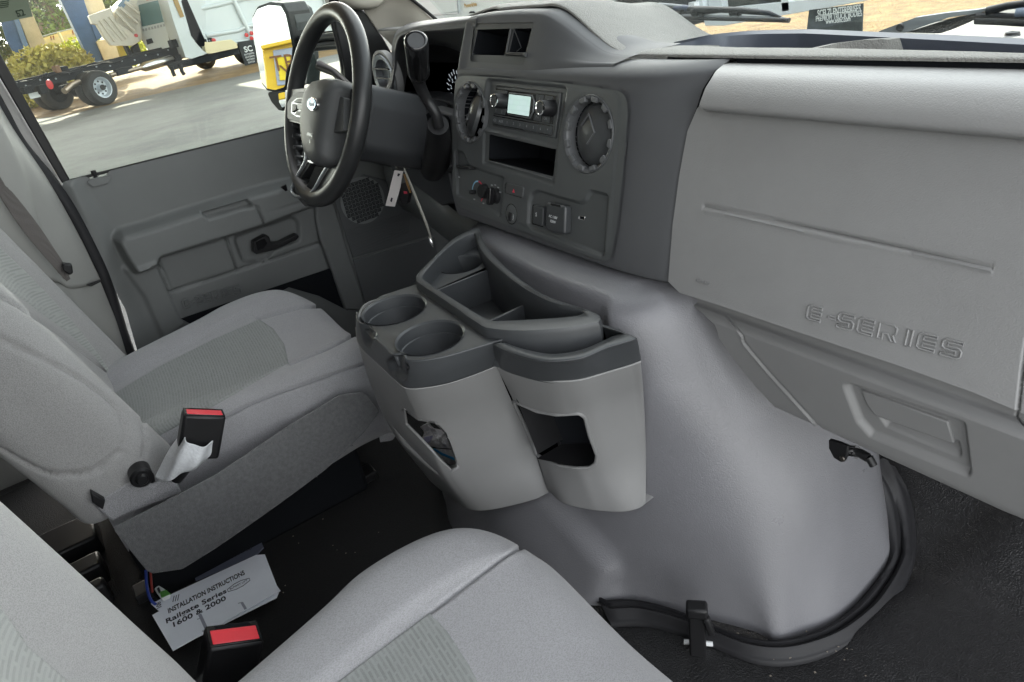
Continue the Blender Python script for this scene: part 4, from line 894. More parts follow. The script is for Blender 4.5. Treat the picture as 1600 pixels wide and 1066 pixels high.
def backrest(rt, cx, y0, z0, grooves, insert, rec=21, H_=.62):
    r = math.radians(rec); d = A((0, -math.sin(r), math.cos(r))); q = A((0, -math.cos(r), -math.sin(r))); B = A((cx, y0, z0))
    RING = [(-.268, .045), (-.262, -.015), (-.235, -.046), (-.195, -.042), (-.150, -.010), (-.07, .0), (0, .0), (.07, .0), (.150, -.010), (.195, -.042), (.235, -.046), (.262, -.015), (.268, .045), (.262, .10), (.225, .125), (.1, .13), (-.1, .13), (-.225, .125), (-.262, .10)]
    rows_ = []
    for t, s, pp in ((-.045, .70, .045), (-.040, .86, .03), (-.018, .96, .012), (.03, 1, 0), (.12, 1.0, 0), (.25, 1.0, 0), (.40, .98, 0), (.52, .93, 0), (.58, .85, .01), (.615, .6, .03)):
        k = s if s > .93 else s
        rows_.append([B+d*t+A((x*s, 0, 0))+q*((p-.04)*(1 if s > .9 else .75 if s > .8 else .45)+.04+pp*.3) for x, p in RING])
    b = surf('backrest', rows_, FAB, rt, 120, 200, grooves=grooves, closed_v=True, angle=170)
    n = len(rows_[0]); front = [[row[j] for j in range(3, 10)] for row in rows_[2:9]]
    i = surf('backrest_insert', front, FIB, rt, 160, 220, largest=True, outline=insert, offset=.0025, angle=170, grooves=[(np.vstack([insert, insert[:1]]), 2.0, .003)])
    tip = [rows_[0][j] for j in range(n)]
    mk('backrest_underside', tip, [list(range(n))], CPT, rt, False)
    return B, d, q
ds = root('driver_seat', 'grey cloth driver seat behind the steering wheel with a felt side flap', 'seat', (-1.42, .1, .80), 'front seats')
ins_d = fil([(176, 614), (250, 570), (330, 530), (405, 497), (428, 512), (446, 537), (453, 568), (360, 622), (240, 690), (216, 690)], [5, 4, 4, 6, 4, 4, 8, 4, 4, 5])
cushion(ds, -1.42, .03, [([(405, 497), (470, 480), (520, 478), (556, 500)], 2.0, .009), ([(453, 568), (510, 545), (570, 515)], 2.0, .009), (smooth([(228, 715), (300, 680), (400, 628), (500, 592), (580, 566), (600, 566)], 4), 2.0, .008)], ins_d)
ins_b = fil([(-40, 360), (0, 385), (45, 428), (80, 464), (120, 508), (160, 560), (184, 600), (150, 560), (105, 520), (50, 480), (0, 445), (-40, 420)], 3)
backrest(ds, -1.42, -.055, 1.10, rec=16.5, grooves=[(zs((-40, 140), (0, 168), (110, 230), (230, 310), (340, 395), (450, 480), (540, 560), (590, 640), (612, 760), (600, 840)), 2.2, .009),
    (smooth(zs((-40, 320), (0, 345), (180, 430), (330, 510), (440, 590), (500, 650), (522, 720), (515, 790), (470, 850), (380, 900), (280, 912), (190, 903), (80, 850), (-20, 790)), 5), 2.2, .009)], insert=ins_b)
# felt flap down the inboard side
FP = PX(-1.125)
flap = fil([(175, 821), (330, 737), (440, 665), (530, 615), (568, 612), (592, 640), (566, 672), (505, 726), (400, 800), (330, 850), (282, 882), (236, 890), (228, 886)], [4, 10, 10, 14, 12, 6, 10, 10, 14, 14, 10, 6, 4])
g2_ = flat(FP, 165, 600, 600, 900, .01)
def flaph(P, Q): return .012*np.sin((P[:, 1]+.15)*7)+.010*np.cos((P[:, 2]-1.0)*9)
surf('felt_side_flap', g2_, CPT, ds, 110, 160, outline=flap, hfun=flaph, thick=.005, grooves=[(fil([(190, 822), (334, 745), (444, 673), (534, 623), (564, 621), (582, 640), (560, 668), (500, 720), (396, 792), (326, 842), (280, 873), (240, 881)], 6), 1.2, .002)])
# metal seat side hardware, recliner knob, plastic base shield
sh_ = zs
lathe('recliner_bolt', PX(-1.13).P(*zs((590, 925))[0]), (1, 0, 0), [(.017, -.03), (.017, .0), (.014, .003), (.010, .003), (.009, .008), (.007, .010), (0, .010)], BK, ds, 28)
prx('recliner_arm', PX(-1.165), zs((430, 930), (540, 890), (640, 900), (650, 950), (600, 985), (520, 975)), -.01, .004, BK, ds, .003, rnd=.006)
prx('seat_side_shield', PX(-1.155), zs((330, 990), (420, 1010), (560, 930), (640, 960), (700, 900), (760, 990), (540, 1075), (470, 1110), (420, 1070)), -.03, .002, FAS, ds, .004)
prx('frame_bracket', PX(-1.14), zs((378, 985), (440, 1020), (430, 1060), (385, 1030)), -.01, .004, BK, ds, .002)
box('seat_base', (-1.42, .08, .88), (.40, .44, .15), DK, ds, .01)
for x in (-1.58, -1.26): box('seat_rail', (x, .08, .815), (.04, .50, .02), BK, ds, .003)
# near (passenger) seat
ps = root('passenger_seat', 'grey cloth passenger seat cut by the bottom of the photo, nearest to the camera', 'seat', (-.44, .0, .80), 'front seats')
ins_p = fil([(500, 1085), (585, 1020), (671, 956), (700, 985), (735, 1040), (762, 1090), (700, 1120), (520, 1120)], [6, 6, 5, 6, 6, 6, 6, 6])
cushion(ps, -.41, -.06, [(smooth([(672, 957), (740, 905), (800, 862), (830, 852), (850, 856)], 4), 2.4, .008)], ins_p)
ins_pb = fil([(-60, 900), (0, 948), (40, 1008), (110, 1070), (160, 1120), (-60, 1120)], 6)
backrest(ps, -.43, -.125, 1.10, rec=11, grooves=[(smooth([(-20, 930), (0, 950), (20, 976), (40, 1010)], 4), 2, .004), ([(40, 1008), (22, 1040), (14, 1080)], 2.5, .005)], insert=ins_pb)
box('seat_base', (-.44, .0, .88), (.40, .40, .15), DK, ps, .01)
# ------------------------------------------------------------------ buckles
def buckle(label, q, top, w, d, L, wrap=False, yaw=0):
    """q : picture point of the top face centre on plane X=top[0]"""
    P0 = V(*q, X=top); ax = nrm(V(*top_dir[label], X=top+.0)-P0); ez = -ax
    return P0, ez
def mkbuckle(label, ptop, pbot, X, W, D, L, cat='seat belt buckle', lettered=False):
    P0 = V(*ptop, X=X); P1 = V(*pbot, X=X); ez = nrm(P0-P1); ez = nrm(ez+A((0, 0, .0)))
    vx = A((1, -.10, 0)); ey = nrm(np.cross(ez, vx)); ex = np.cross(ey, ez)     # ex : thin side faces the aisle
    b = root('seat_belt_buckle', label, cat, P0-ez*L, 'seat belt buckles')
    bd = box('buckle_body', P0-ez*L/2, (D, W, L), BK, b, .005, ax=(ex, ey, ez))
    PLt = PL(P0, ey, ex); PLt.n = ez
    fr_ = prism('slot_frame', PLt, [(-W*.47, -D*.44), (W*.47, -D*.44), (W*.47, D*.44), (-W*.47, D*.44)], -.002, .0008, BG, b, .0005)
    prism('release_button', PLt, [(-W*.42, -D*.22), (W*.42, -D*.22), (W*.42, D*.38), (-W*.42, D*.38)], -.001, .0016, RED, b, .0012)
    prism('tongue_slot', PLt, [(-W*.30, -D*.40), (W*.30, -D*.40), (W*.34, -D*.26), (-W*.34, -D*.26)], .0006, .0012, DK, b, 0)
    if lettered:
        f = PL(P0-ez*L*.55+ex*(D/2+.0002), ey, -ez)
        text('PRESS', P0-ez*L*.42+ex*(D/2+.0006), ey if (ey@CR) > 0 else -ey, ez, .011, mat('embossed_black', (.03, .03, .03), .3), b, .0003, name='moulded_lettering')
    return b, P0, ex, ey, ez
b1 = mkbuckle('seat belt buckle with a white cloth wrapped round its stalk, beside the driver seat', (319, 644), (311, 692), -1.085, .062, .030, .075)
b, P0, ex, ey, ez = b1
wr = PX(-1.09)
wrapg = [[V(u, v, X=x) for u, v, x in ((284, 672, -1.10), (292, 690, -1.055), (316, 698, -1.050), (338, 688, -1.07))],
         [V(u, v, X=x) for u, v, x in ((264, 704, -1.10), (276, 718, -1.060), (306, 724, -1.050), (332, 712, -1.07))],
         [V(u, v, X=x) for u, v, x in ((243, 746, -1.105), (256, 753, -1.08), (284, 742, -1.065), (322, 722, -1.08))]]
surf('cloth_wrap', wrapg, WCL, b, 40, 50, hfun=lambda P, Q: .0022*np.sin(Q[:, 0]*.22+Q[:, 1]*.1), thick=.0015)
tube('buckle_stalk', [P0-ez*.07, P0-ez*.12+A((-.03, -.02, 0))], .010, BK, b, 10)
b2 = mkbuckle('lower black seat belt buckle with bright red button standing beside the near passenger seat', (366, 990), (352, 1066), -.735, .064, .042, .15, lettered=True)
b, P0, ex, ey, ez = b2
lathe('stalk_collar', P0-ez*.085-ey*.045-ex*.005, ez, [(.012, -.02), (.016, -.01), (.016, .012), (.010, .018), (0, .018)], WCL, b, 18)
# ================================================================== papers on the floor
FZ = .835
def paper(label, px_, z, parts=True, cat='booklet', m=WPAP, tk=.0012):
    pts = [V(u, v, Z=z) for u, v in px_]; c = np.mean(pts, 0); r = root('instruction_sheet', label, cat, (c[0], c[1], z-.004), None)
    pl = PZ(z); prism('paper_sheet', pl, [p[:2] for p in pts], -tk, tk, m, r, 0)
    return r, pts
r0_, p_ = paper('second white folded sheet lying under the installation instructions booklet', [(236, 944), (400, 868), (414, 867), (436, 924), (432, 934), (300, 1000)], FZ-.006)
text('|||', V(275, 934, Z=FZ-.0045), V(290, 930, Z=FZ)-V(270, 936, Z=FZ), V(270, 930, Z=FZ)-V(274, 940, Z=FZ), .016, INK, r0_, .0002, name='printed_bars')
text('1.801', V(247, 944, Z=FZ-.0045), V(249, 953, Z=FZ)-V(246, 940, Z=FZ), V(256, 943, Z=FZ)-V(244, 946, Z=FZ), .012, INK, r0_, .0002, name='printed_lettering')
r1_, p_ = paper('white booklet headed INSTALLATION INSTRUCTIONS lying on the carpet between the seats', [(238, 962), (401, 870), (438, 923), (270, 1017)], FZ)
R_ = V(395, 888, Z=FZ)-V(248, 963, Z=FZ); U_ = V(262, 930, Z=FZ)-V(280, 960, Z=FZ)
text('INSTALLATION INSTRUCTIONS', (V(395, 888, Z=FZ+.0017)+V(248, 963, Z=FZ+.0017))/2, R_, U_, .0175, INK, r1_, .0002, name='printed_title', sx=np.linalg.norm(R_)/.305, bold=.0004)
text('Railgate Series', V(307, 947, Z=FZ+.0017), R_, U_, .0165, INK, r1_, .0002, name='printed_lettering', bold=.0003, sx=1.1)
text('1600 & 2000', V(311, 956, Z=FZ+.0017), R_, U_, .0165, INK, r1_, .0002, name='printed_lettering', bold=.0003, sx=1.1)
c_ = V(373, 914, Z=FZ+.0015); rr_ = nrm(R_); uu_ = nrm(U_-(U_@rr_)*rr_)
tube('emblem_outline', [c_+rr_*a*.020+uu_*b_*.008 for a, b_ in ((-1, .4), (-.3, 1), (.3, 1), (1, .4), (1, -.4), (.3, -1), (-.3, -1), (-1, -.4))], .0006, INK, r1_, 6, closed=True)
text('SUMMIT LIFT', c_+A((0, 0, .0004)), R_, U_, .006, INK, r1_, .0002, name='emblem_lettering', sx=.95)
GLN = mat('grey_line_art', (.35, .36, .42), .7)
for (u0, v0), (u1, v1), w_ in (((312, 960), (324, 986), .006), ((378, 942), (384, 952), .005), ((318, 985), (334, 979), .002), ((316, 986), (330, 990), .002), ((308, 968), (313, 966), .002), ((372, 943), (379, 941), .002)):
    tube('line_drawing', [V(u0, v0, Z=FZ+.0012), V(u1, v1, Z=FZ+.0012)], w_/2, GLN, r1_, 6, sq=.2, up=(0, 0, 1))
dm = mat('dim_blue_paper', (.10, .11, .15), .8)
r2_, p_ = paper('dark folded instruction sheet half hidden in shade under the driver seat flap', [(298, 868), (330, 830), (395, 812), (412, 856), (400, 868), (306, 908)], .815, m=dm)
text('INSTRUCTIONS', V(348, 876, Z=.8175), V(378, 858, Z=.8)-V(312, 888, Z=.8), V(350, 860, Z=.8)-V(352, 884, Z=.8), .016, INK, r2_, .0002, name='printed_lettering')
gp = root('juice_pouch', 'small green and white packet tucked behind the booklet by the near backrest', 'packet', V(252, 930, Z=.82))
prx('packet_body', PZ(.845), crop(200, 840, 4.717)((190, 375), (225, 350), (262, 372), (310, 410), (240, 440)), -.012, 0, WTX, gp, .003, rnd=.004)
prx('green_panel', PZ(.846), crop(200, 840, 4.717)((232, 400), (280, 385), (312, 412), (245, 442)), -.001, .001, mat('green_print', (.10, .30, .06), .5), gp, .0005)
prx('barcode_panel', PZ(.846), crop(200, 840, 4.717)((212, 376), (228, 364), (240, 396), (226, 408)), -.001, .001, INK, gp, .0003)
tube('blue_wire', [V(u, v, Z=z) for u, v, z in ((228, 892, .93), (230, 920, .88), (236, 938, .84), (244, 945, .83))], .0025, mat('blue_wire', (.02, .05, .3), .4), None, 6, smoothn=4)
tag(recentre(bpy.data.objects['blue_wire']), 'thin blue wire hanging below the corner of the felt seat flap', 'wire')
tube('red_wire', [V(u, v, Z=z) for u, v, z in ((235, 888, .93), (236, 905, .90), (238, 925, .86))], .002, mat('red_wire', (.25, .02, .01), .4), None, 6, smoothn=4)
tag(recentre(bpy.data.objects['red_wire']), 'short red wire hanging beside the blue wire under the seat flap', 'wire')
# behind the driver's seat : rear bulkhead and black trim strips
bw = surf('rear_bulkhead', [[(-1.9, -.62, .8), (.2, -.62, .8)], [(-1.9, -.62, 2.2), (.05, -.62, 2.2)]], DK, nu=4, nv=4, toward=(0, 1, 1)); bw['kind'] = 'structure'
rf_ = surf('cab_roof', [[(-1.88, y, z), (-.95, y, z+.05), (-.02, y, z)] for y, z in ((-.62, 2.18), (0, 2.22), (.45, 2.20), (.64, 2.13))], BEI, nu=10, nv=12, toward=(0, 0, 0), thick=.02); rf_['kind'] = 'structure'
wl_ = surf('cab_side_wall', [[(-1.92, -.64, .6), (-1.92, -.25, .6)], [(-1.92, -.64, 2.2), (-1.92, -.25, 2.2)]], PIL, nu=4, nv=4, thick=.02); wl_['kind'] = 'structure'
step = root('floor_trim', 'black plastic trim strips on the floor behind the driver seat', 'floor trim', (-1.3, -.35, .80))
for i, (x, w_) in enumerate(((-1.50, .10), (-1.36, .05), (-1.27, .03))): box('trim_strip', (x, -.40, .83+.01*i), (w_, .4, .05), BK, step, .006)
# ================================================================== driver door
dr = root('driver_door', 'closed grey driver door with armrest, window and embossed letters beyond the seat', 'door', (-1.87, .3, .9))
zd = crop(80, 260, 2.962); zk = crop(500, 260, 4.845)
DP = PX(-1.86)
d_out = [(96, 296), (99, 284), (108, 281), (133, 275.5), (142, 279.5), (165, 275), (171, 267), (270, 243), (440, 201), (560, 166), (720, 120), (760, 300), (700, 420), (600, 560), (400, 640), (222, 600), (213, 545), (195, 482), (164, 424), (131, 360)]
arm = fil(zd((290, 330), (320, 300), (425, 272), (880, 125), (1090, 70), (1330, 10), (1330, 130), (1130, 200), (965, 262), (495, 408), (480, 440), (385, 482), (340, 420)), [10, 8, 8, 4, 4, 2, 2, 4, 4, 8, 8, 8, 8])
def dh(P, Q):
    h = .030*sst((P[:, 2]-1.655)/.045)-.012*sst((P[:, 2]-1.735)/.05)
    return h
belt_low = zd((270, 290), (1080, 60), (1330, -10))
surf('door_panel', flat(DP, 60, 120, 800, 680, .0), GD, dr, 330, 480, outline=d_out, hfun=dh, angle=80,
     regions=[(arm, 12, .055), (fil(zd((330, 470), (485, 420), (500, 440), (620, 730), (520, 800), (430, 600)), 4), 10, .008), (zd((675, 203), (880, 140), (908, 168), (700, 224)), 3, -.022),
              (fil(zd((845, 330), (1120, 235), (1145, 260), (1150, 345), (1020, 390), (1010, 425), (890, 445)), 10), 6, -.014),
              (fil(zd((70, 80), (100, 70), (260, 300), (300, 480), (480, 860), (380, 900), (200, 500)), 4), 30, .012)],
     grooves=[(zd((548, 582), (1252, 354)), 1.6, .008), (zd((480, 425), (490, 410), (960, 268)), 1.6, .008), (zd((484, 425), (520, 520), (600, 702)), 1.6, .008), (zd((806, 315), (860, 478)), 1.6, .008),
              (zd((925, 170), (962, 262)), 1.6, .008), (zd((385, 480), (485, 445)), 1.0, .003), (zd((1222, 200), (1240, 330), (1290, 470)), 1.6, .008), (zd((960, 200), (1130, 150)), 1, .003)])
eseries(PX(-1.858), zd((610, 640))[0], zd((888, 563))[0], .024, GD, dr, .0022, .0012)
prx('door_pocket_gap', PX(-1.857), zd((602, 706), (1290, 474), (1312, 520), (1372, 668), (1240, 600), (1100, 560), (700, 760)), -.002, .002, DK, dr, 0)
hd = prx('door_handle', PX(-1.845), fil(zd((930, 345), (985, 315), (1003, 322), (1012, 352), (1050, 350), (1130, 310), (1142, 322), (1128, 338), (1030, 382), (945, 403), (932, 395)), 2), -.012, .012, BK, dr, .004, at=.0)
prx('handle_pivot', PX(-1.845), fil(zd((940, 345), (980, 328), (992, 350), (975, 375), (948, 385)), 2), .012, .015, BG, hd, .001, at=0)
lk = lathe('lock_knob', V(152, 282, X=-1.872)+A((0, 0, -.004)), (0, 0, 1), [(.012, 0), (.009, .004), (.005, .006), (.0048, .018), (.006, .022), (.005, .027), (0, .028)], BK, dr, 20)
prx('lock_recess', PX(-1.8545), fil(zd((165, 72), (188, 58), (270, 40), (280, 52), (262, 80), (195, 96)), 1.5), -.004, .0008, GD, dr, .0005)
prx('window_switch', PX(-1.80), zd((1062, 98), (1088, 84), (1095, 112), (1085, 116)), -.004, .001, BG, dr, .0005)
# front part of the door : vertical strip, ribbed panel and speaker grille
prx('front_strip', PX(-1.845), zk((-30, 270), (110, 275), (235, 700), (360, 1090), (190, 1090), (75, 740), (0, 540), (-30, 400)), -.03, 0, GD, dr, .006)
KPM = mat('kick_panel_plastic', (.085, .09, .092), .55)
gr = prx('kick_panel', PX(-1.8555), zk((110, 260), (330, 60), (560, 120), (760, 300), (860, 520), (250, 696)), -.03, 0, KPM, dr, .003)
prx('lower_kick_panel', PX(-1.8555), zk((250, 708), (870, 536), (900, 700), (700, 900), (400, 1120), (350, 1060)), -.03, 0, KPM, dr, .003)
SPK = mat('speaker_plastic', (.20, .21, .21), .5)
# basket weave bars of the speaker grille (too fine to pick apart: one part)
bv = []; bf = []; SPp = PX(-1.8550)
cs0 = SPp.px(567, 313.5); R0s = abs(SPp.px(567, 313.5)[1]-SPp.px(571, 275)[1])
def bar(a0, b0, a1, b1, h0=-.0008, h1=.0009):
    b = len(bv)
    for h in (h0, h1):
        for p in ((a0, b0), (a1, b0), (a1, b1), (a0, b1)): bv.append(SPp.pt(*p, h))
    bf.extend([[b+4, b+5, b+6, b+7], [b, b+1, b+5, b+4], [b+1, b+2, b+6, b+5], [b+2, b+3, b+7, b+6], [b+3, b, b+4, b+7]])
cell = R0s/5.5; ca_, sa_ = math.cos(.12), math.sin(.12)
for i in range(-7, 7):
    for j in range(-7, 7):
        x, y = (i+.5)*cell, (j+.5)*cell
        if x*x+y*y > (R0s*1.0)**2: continue
        for k in range(3):
            o_ = (-.33+.33*k)*cell; w_ = .12*cell; L_ = .44*cell
            if (i+j) % 2: bar(cs0[0]+x-L_, cs0[1]+y+o_-w_, cs0[0]+x+L_, cs0[1]+y+o_+w_)
            else: bar(cs0[0]+x+o_-w_, cs0[1]+y-L_, cs0[0]+x+o_+w_, cs0[1]+y+L_)
prism('speaker_backing', SPp, circ(cs0, R0s*1.04), -.001, .0006, SPK, gr, 0)
o = mk('speaker_grille', bv, bf, DK, gr, False, kind='stuff')
for k in range(11):
    a, b_ = SPp.px(*zk((190+k*10-10, 470+k*20))[0]), SPp.px(*zk((690-k*2, 330+k*17))[0])
    if k > 0: tube('panel_rib', [SPp.pt(*a, .0005), SPp.pt(*b_, .0005)], .0012, KPM, gr, 5)
# glass, frame, seals, lock pillar
prx('window_glass', PX(-1.885), [(-60, -60), (545, -60), (560, 190), (440, 210), (100, 292), (-60, 20)], -.002, .002, GLS, dr, 0)
prx('rear_window_frame', PX(-1.875), zk and [(-30, 30), (0, 84), (60, 192), (110, 282), (97, 287), (0, 122), (-30, 70)], -.02, .004, BK, dr, .003)
tube('belt_seal', [V(u, v, X=-1.872) for u, v in ((108, 283), (270, 242.5), (440, 200.5), (560, 168))], .0035, BK, dr, 8)
tube('front_window_bar', [V(u, v, X=-1.88) for u, v in ((514, 10), (519, 32), (534, 95), (550, 170))], .006, BK, dr, 8)
prx('front_sail_trim', PX(-1.868), [(500, -60), (556, 5), (575, 22), (600, 60), (618, 92), (622, 150), (600, 200), (548, 200), (537, 95), (522, 32), (512, -10)], -.03, .003, BK, dr, .004)
stk = prx('window_sticker', PX(-1.883), [(-60, -40), (30, -20), (42.5, 0), (51.6, 26), (0, 35.6), (-60, 48)], .0005, .0012, mat('green_sticker', (.17, .21, .15), .6), dr, 0)
for y_, l_ in ((6, 14), (9, 14), (12, 14), (15, 13)): tube('sticker_line', [V(-4, y_-2, X=-1.8812), V(l_, y_-4.5, X=-1.8812)], .0009, mat('green_ink', (.03, .05, .03), .7), stk, 5)
tube('sticker_frame', [V(u, v, X=-1.8812) for u, v in ((26, 17.5), (34.5, 15.5), (38, 24), (28.5, 26))], .0009, bpy.data.materials['green_ink'], stk, 5, closed=True)
text('52', V(32, 21, X=-1.8811), V(36, 20, X=-1.88)-V(28, 22, X=-1.88), V(31, 17, X=-1.88)-V(33, 25, X=-1.88), .017, bpy.data.materials['green_ink'], stk, .0003, name='sticker_lettering')
# ================================================================== body pillars
zb_ = crop(0, 160, 2.665)
bp = root('door_pillar', 'pale pillar trim with black door seal between the driver seat and door', 'pillar', (-1.85, -.2, .9))
WPT = mat('white_body_paint', (.60, .61, .60), .35, coat=.4)
prx('painted_jamb', PX(-1.90), [(-60, 60), (-30, 70), (98, 288), (122, 345), (160, 430), (200, 540), (225, 600), (205, 610), (150, 470), (90, 340), (0, 200), (-60, 110)], -.04, 0, WPT, bp, .004)
tube('door_seal', [V(u, v, X=-1.855) for u, v in ((-50, 80), (0, 172), (30, 225), (75, 280), (110, 330), (140, 385), (165, 440), (190, 520), (212, 580), (224, 620))], .0145, RB, bp, 12, smoothn=5)
prx('jamb_strip', PX(-1.868), zb_((324, 484), (336, 478), (350, 500), (395, 590), (440, 690), (500, 850), (520, 940), (500, 900), (430, 720), (370, 590)), -.01, 0, WPT, bp, .001)
pg = [[V(u, v, X=x) for u, v, x in r] for r in (
    [(-400, 60, -1.62), (-120, 60, -1.70), (-60, 80, -1.76), (-38, 102, -1.81), (-30, 108, -1.845)],
    [(-340, 160, -1.62), (-60, 120, -1.70), (-20, 160, -1.76), (10, 190, -1.81), (18, 196, -1.845)],
    [(-300, 280, -1.62), (-20, 230, -1.70), (40, 260, -1.76), (66, 276, -1.81), (76, 282, -1.845)],
    [(-260, 380, -1.62), (20, 340, -1.70), (70, 360, -1.76), (110, 366, -1.81), (125, 370, -1.845)],
    [(-220, 480, -1.62), (60, 440, -1.70), (110, 450, -1.76), (140, 446, -1.81), (158, 438, -1.845)])]
surf('upper_pillar_trim', pg, PIL, bp, 50, 40, thick=.004)
pg2 = [[V(u, v, X=x-.004) for u, v, x in r] for r in (
    [(-200, 460, -1.62), (56, 434, -1.70), (106, 444, -1.76), (136, 440, -1.81), (156, 433, -1.845)],
    [(-200, 560, -1.62), (100, 520, -1.70), (140, 510, -1.76), (170, 505, -1.81), (184, 500, -1.845)],
    [(-200, 700, -1.62), (140, 600, -1.70), (170, 590, -1.76), (195, 585, -1.81), (208, 580, -1.845)])]
surf('lower_pillar_trim', pg2, PIL, bp, 30, 30, thick=.004)
prx('trim_catch', PX(-1.79), zb_((358, 762), (420, 738), (424, 746), (380, 768)), -.002, .003, BK, bp, .001)
blt = root('seat_belt', 'brown grey woven seat belt webbing hanging along the driver side pillar', 'seat belt', (-1.68, -.2, 1.2))
WEB = mat('belt_webbing', (.13, .12, .115), .9, bump=('noise', 400, .6, .001))
def ribh(P, Q): return .0006*np.sin(Q[:, 0]*2.6+Q[:, 1]*-1.6)
surf('webbing', [[V(u, v, X=-1.68) for u, v in r] for r in ([(-60, 190), (-30, 206)], [(-30, 250), (0, 278)], [(0, 308), (24, 306)], [(40, 366), (60, 352)], [(84, 418), (98, 410)], [(104, 440), (110, 436)])], WEB, blt, 60, 14, hfun=ribh, thick=.0015)
prx('belt_guide', PX(-1.665), zb_((258, 672), (300, 676), (306, 712), (290, 722), (262, 700)), -.01, .006, BK, blt, .003)
# A pillar
ap_ = root('windshield_pillar', 'beige trim panel covering the front roof pillar left of the windshield', 'pillar', (-1.75, .85, 1.6))
ag = [[V(u, v, X=x) for u, v, x in r] for r in (
    [(500, -60, -1.86), (560, -70, -1.83), (590, -60, -1.78), (608, -50, -1.76)],
    [(536, -20, -1.86), (585, -25, -1.83), (622, -15, -1.78), (636, -8, -1.76)],
    [(566, 14, -1.86), (600, 12, -1.83), (638, 10, -1.78), (656, 12, -1.76)],
    [(590, 48, -1.86), (618, 40, -1.83), (655, 36, -1.78), (680, 33, -1.76)],
    [(612, 72, -1.86), (640, 70, -1.83), (680, 60, -1.78), (720, 50, -1.76)],
    [(617, 95, -1.86), (650, 95, -1.83), (690, 90, -1.78), (730, 85, -1.76)])]
surf('pillar_trim_panel', ag, BEI, ap_, 50, 40, thick=.004)
tube('windshield_seal', [V(u, v, X=-1.755) for u, v in ((600, -48), (642, -2), (660, 12), (676, 26), (700, 46))], .0045, BK, ap_, 8)
lathe('grab_cover', V(566, -4, X=-1.80)+A((.0, 0, .012)), nrm(A((1, -.25, .1))), [(.060, -.03), (.060, 0), (.054, .012), (.040, .018), (0, .021)], BEI, ap_, 36, sx=.62, sy=1.05, upv=(0, .3, 1))
# ================================================================== steering wheel and column
WC = V(506, 168, X=-1.42); TL_ = math.radians(24)
wy = A((0, -math.sin(TL_), -math.cos(TL_))); WPl = PL(WC, (1, 0, 0), wy)
sw_ = root('steering_wheel', 'black leather steering wheel with grey hub in front of the driver door window', 'steering wheel', WC)
def ringp(R, n=72, a0=0, a1=360): return [WPl.pt(R*math.cos(math.radians(a0+(a1-a0)*k/n)), R*math.sin(math.radians(a0+(a1-a0)*k/n)), 0) for k in range(n+(0 if a1-a0 == 360 else 1))]
rimv = []
tube('rim', ringp(.177, 96), [.0172]*96, LW, sw_, 20, closed=True, up=WPl.n)
tube('rim_seam', ringp(.1915, 96, 0, 359), .0009, BG, sw_, 5)
for a in range(100, 175, 9): # finger bumps on the inner side of the rim
    p = WPl.pt(.165*math.cos(math.radians(a)), .165*math.sin(math.radians(a)), -.004); lathe('grip_bump', p, WPl.n, [(.0, -.013), (.007, -.010), (.0095, 0), (.007, .010), (0, .013)], LW, sw_, 12)
zw = crop(380, 0, 3.133)
hubp = fil(zw((322, 425), (345, 398), (402, 384), (440, 396), (452, 430), (430, 560), (408, 690), (398, 780), (372, 806), (345, 802), (318, 772), (300, 690), (293, 600), (303, 490)), 6)
hb_ = np.array([WPl.px(u, v, .030) for u, v in hubp]); hb_ = resamp(np.vstack([hb_, hb_[:1]]), 65)[:-1]; hc_ = hb_.mean(0)
hv = []; hring = [(1.04, -.004), (1.05, .010), (1.03, .024), (.97, .034), (.87, .0405), (.70, .0445), (.45, .0468), (.2, .0477)]
for s_, h_ in hring: hv += [WPl.pt(*(hc_+(q-hc_)*s_), h_) for q in hb_]
hv.append(WPl.pt(*hc_, .048)); nh = len(hb_)
hf = [[i*nh+k, i*nh+(k+1) % nh, (i+1)*nh+(k+1) % nh, (i+1)*nh+k] for i in range(len(hring)-1) for k in range(nh)]+[[(len(hring)-1)*nh+k, (len(hring)-1)*nh+(k+1) % nh, len(hv)-1] for k in range(nh)]
hub = mk('hub_pad', hv, hf, HUB, sw_, True, 179)
bm_ = bmesh.new(); bm_.from_mesh(hub.data); bmesh.ops.recalc_face_normals(bm_, faces=bm_.faces); bm_.to_mesh(hub.data); bm_.free()
prx('hub_base', WPl, fil(zw((330, 430), (400, 390), (448, 388), (458, 430), (440, 600), (420, 720), (402, 795), (350, 800), (310, 700), (305, 520)), 8), -.03, .018, BK, sw_, .006, at=.018)
ov = WPl.px(*zw((340, 510))[0], .049)
em = prism('oval_badge', WPl, [(ov[0]+.0245*math.cos(t), ov[1]+.0125*math.sin(t)) for t in np.linspace(0, 2*math.pi, 33)[:-1]], .042, .0500, CHR, hub, .001)
prism('badge_field', WPl, [(ov[0]+.0222*math.cos(t), ov[1]+.0105*math.sin(t)) for t in np.linspace(0, 2*math.pi, 33)[:-1]], .0510, .0520, mat('badge_blue', (.35, .48, .60), .15, metal=.5), em, 0)
text('Ford', WPl.pt(ov[0], ov[1], .0523), WPl.ex, -WPl.ey, .014, mat('badge_script', (.06, .10, .2), .3), em, .0003, shear=.3, name='badge_lettering')
text('AIRBAG', WPl.P(*zw((325, 660))[0], .0486), WPl.ex, -WPl.ey, .0085, BG, hub, .0002, name='hub_lettering'); text('\u00b7L', WPl.P(*zw((325, 692))[0], .0486), WPl.ex, -WPl.ey, .010, BG, hub, .0002, name='hub_symbol')
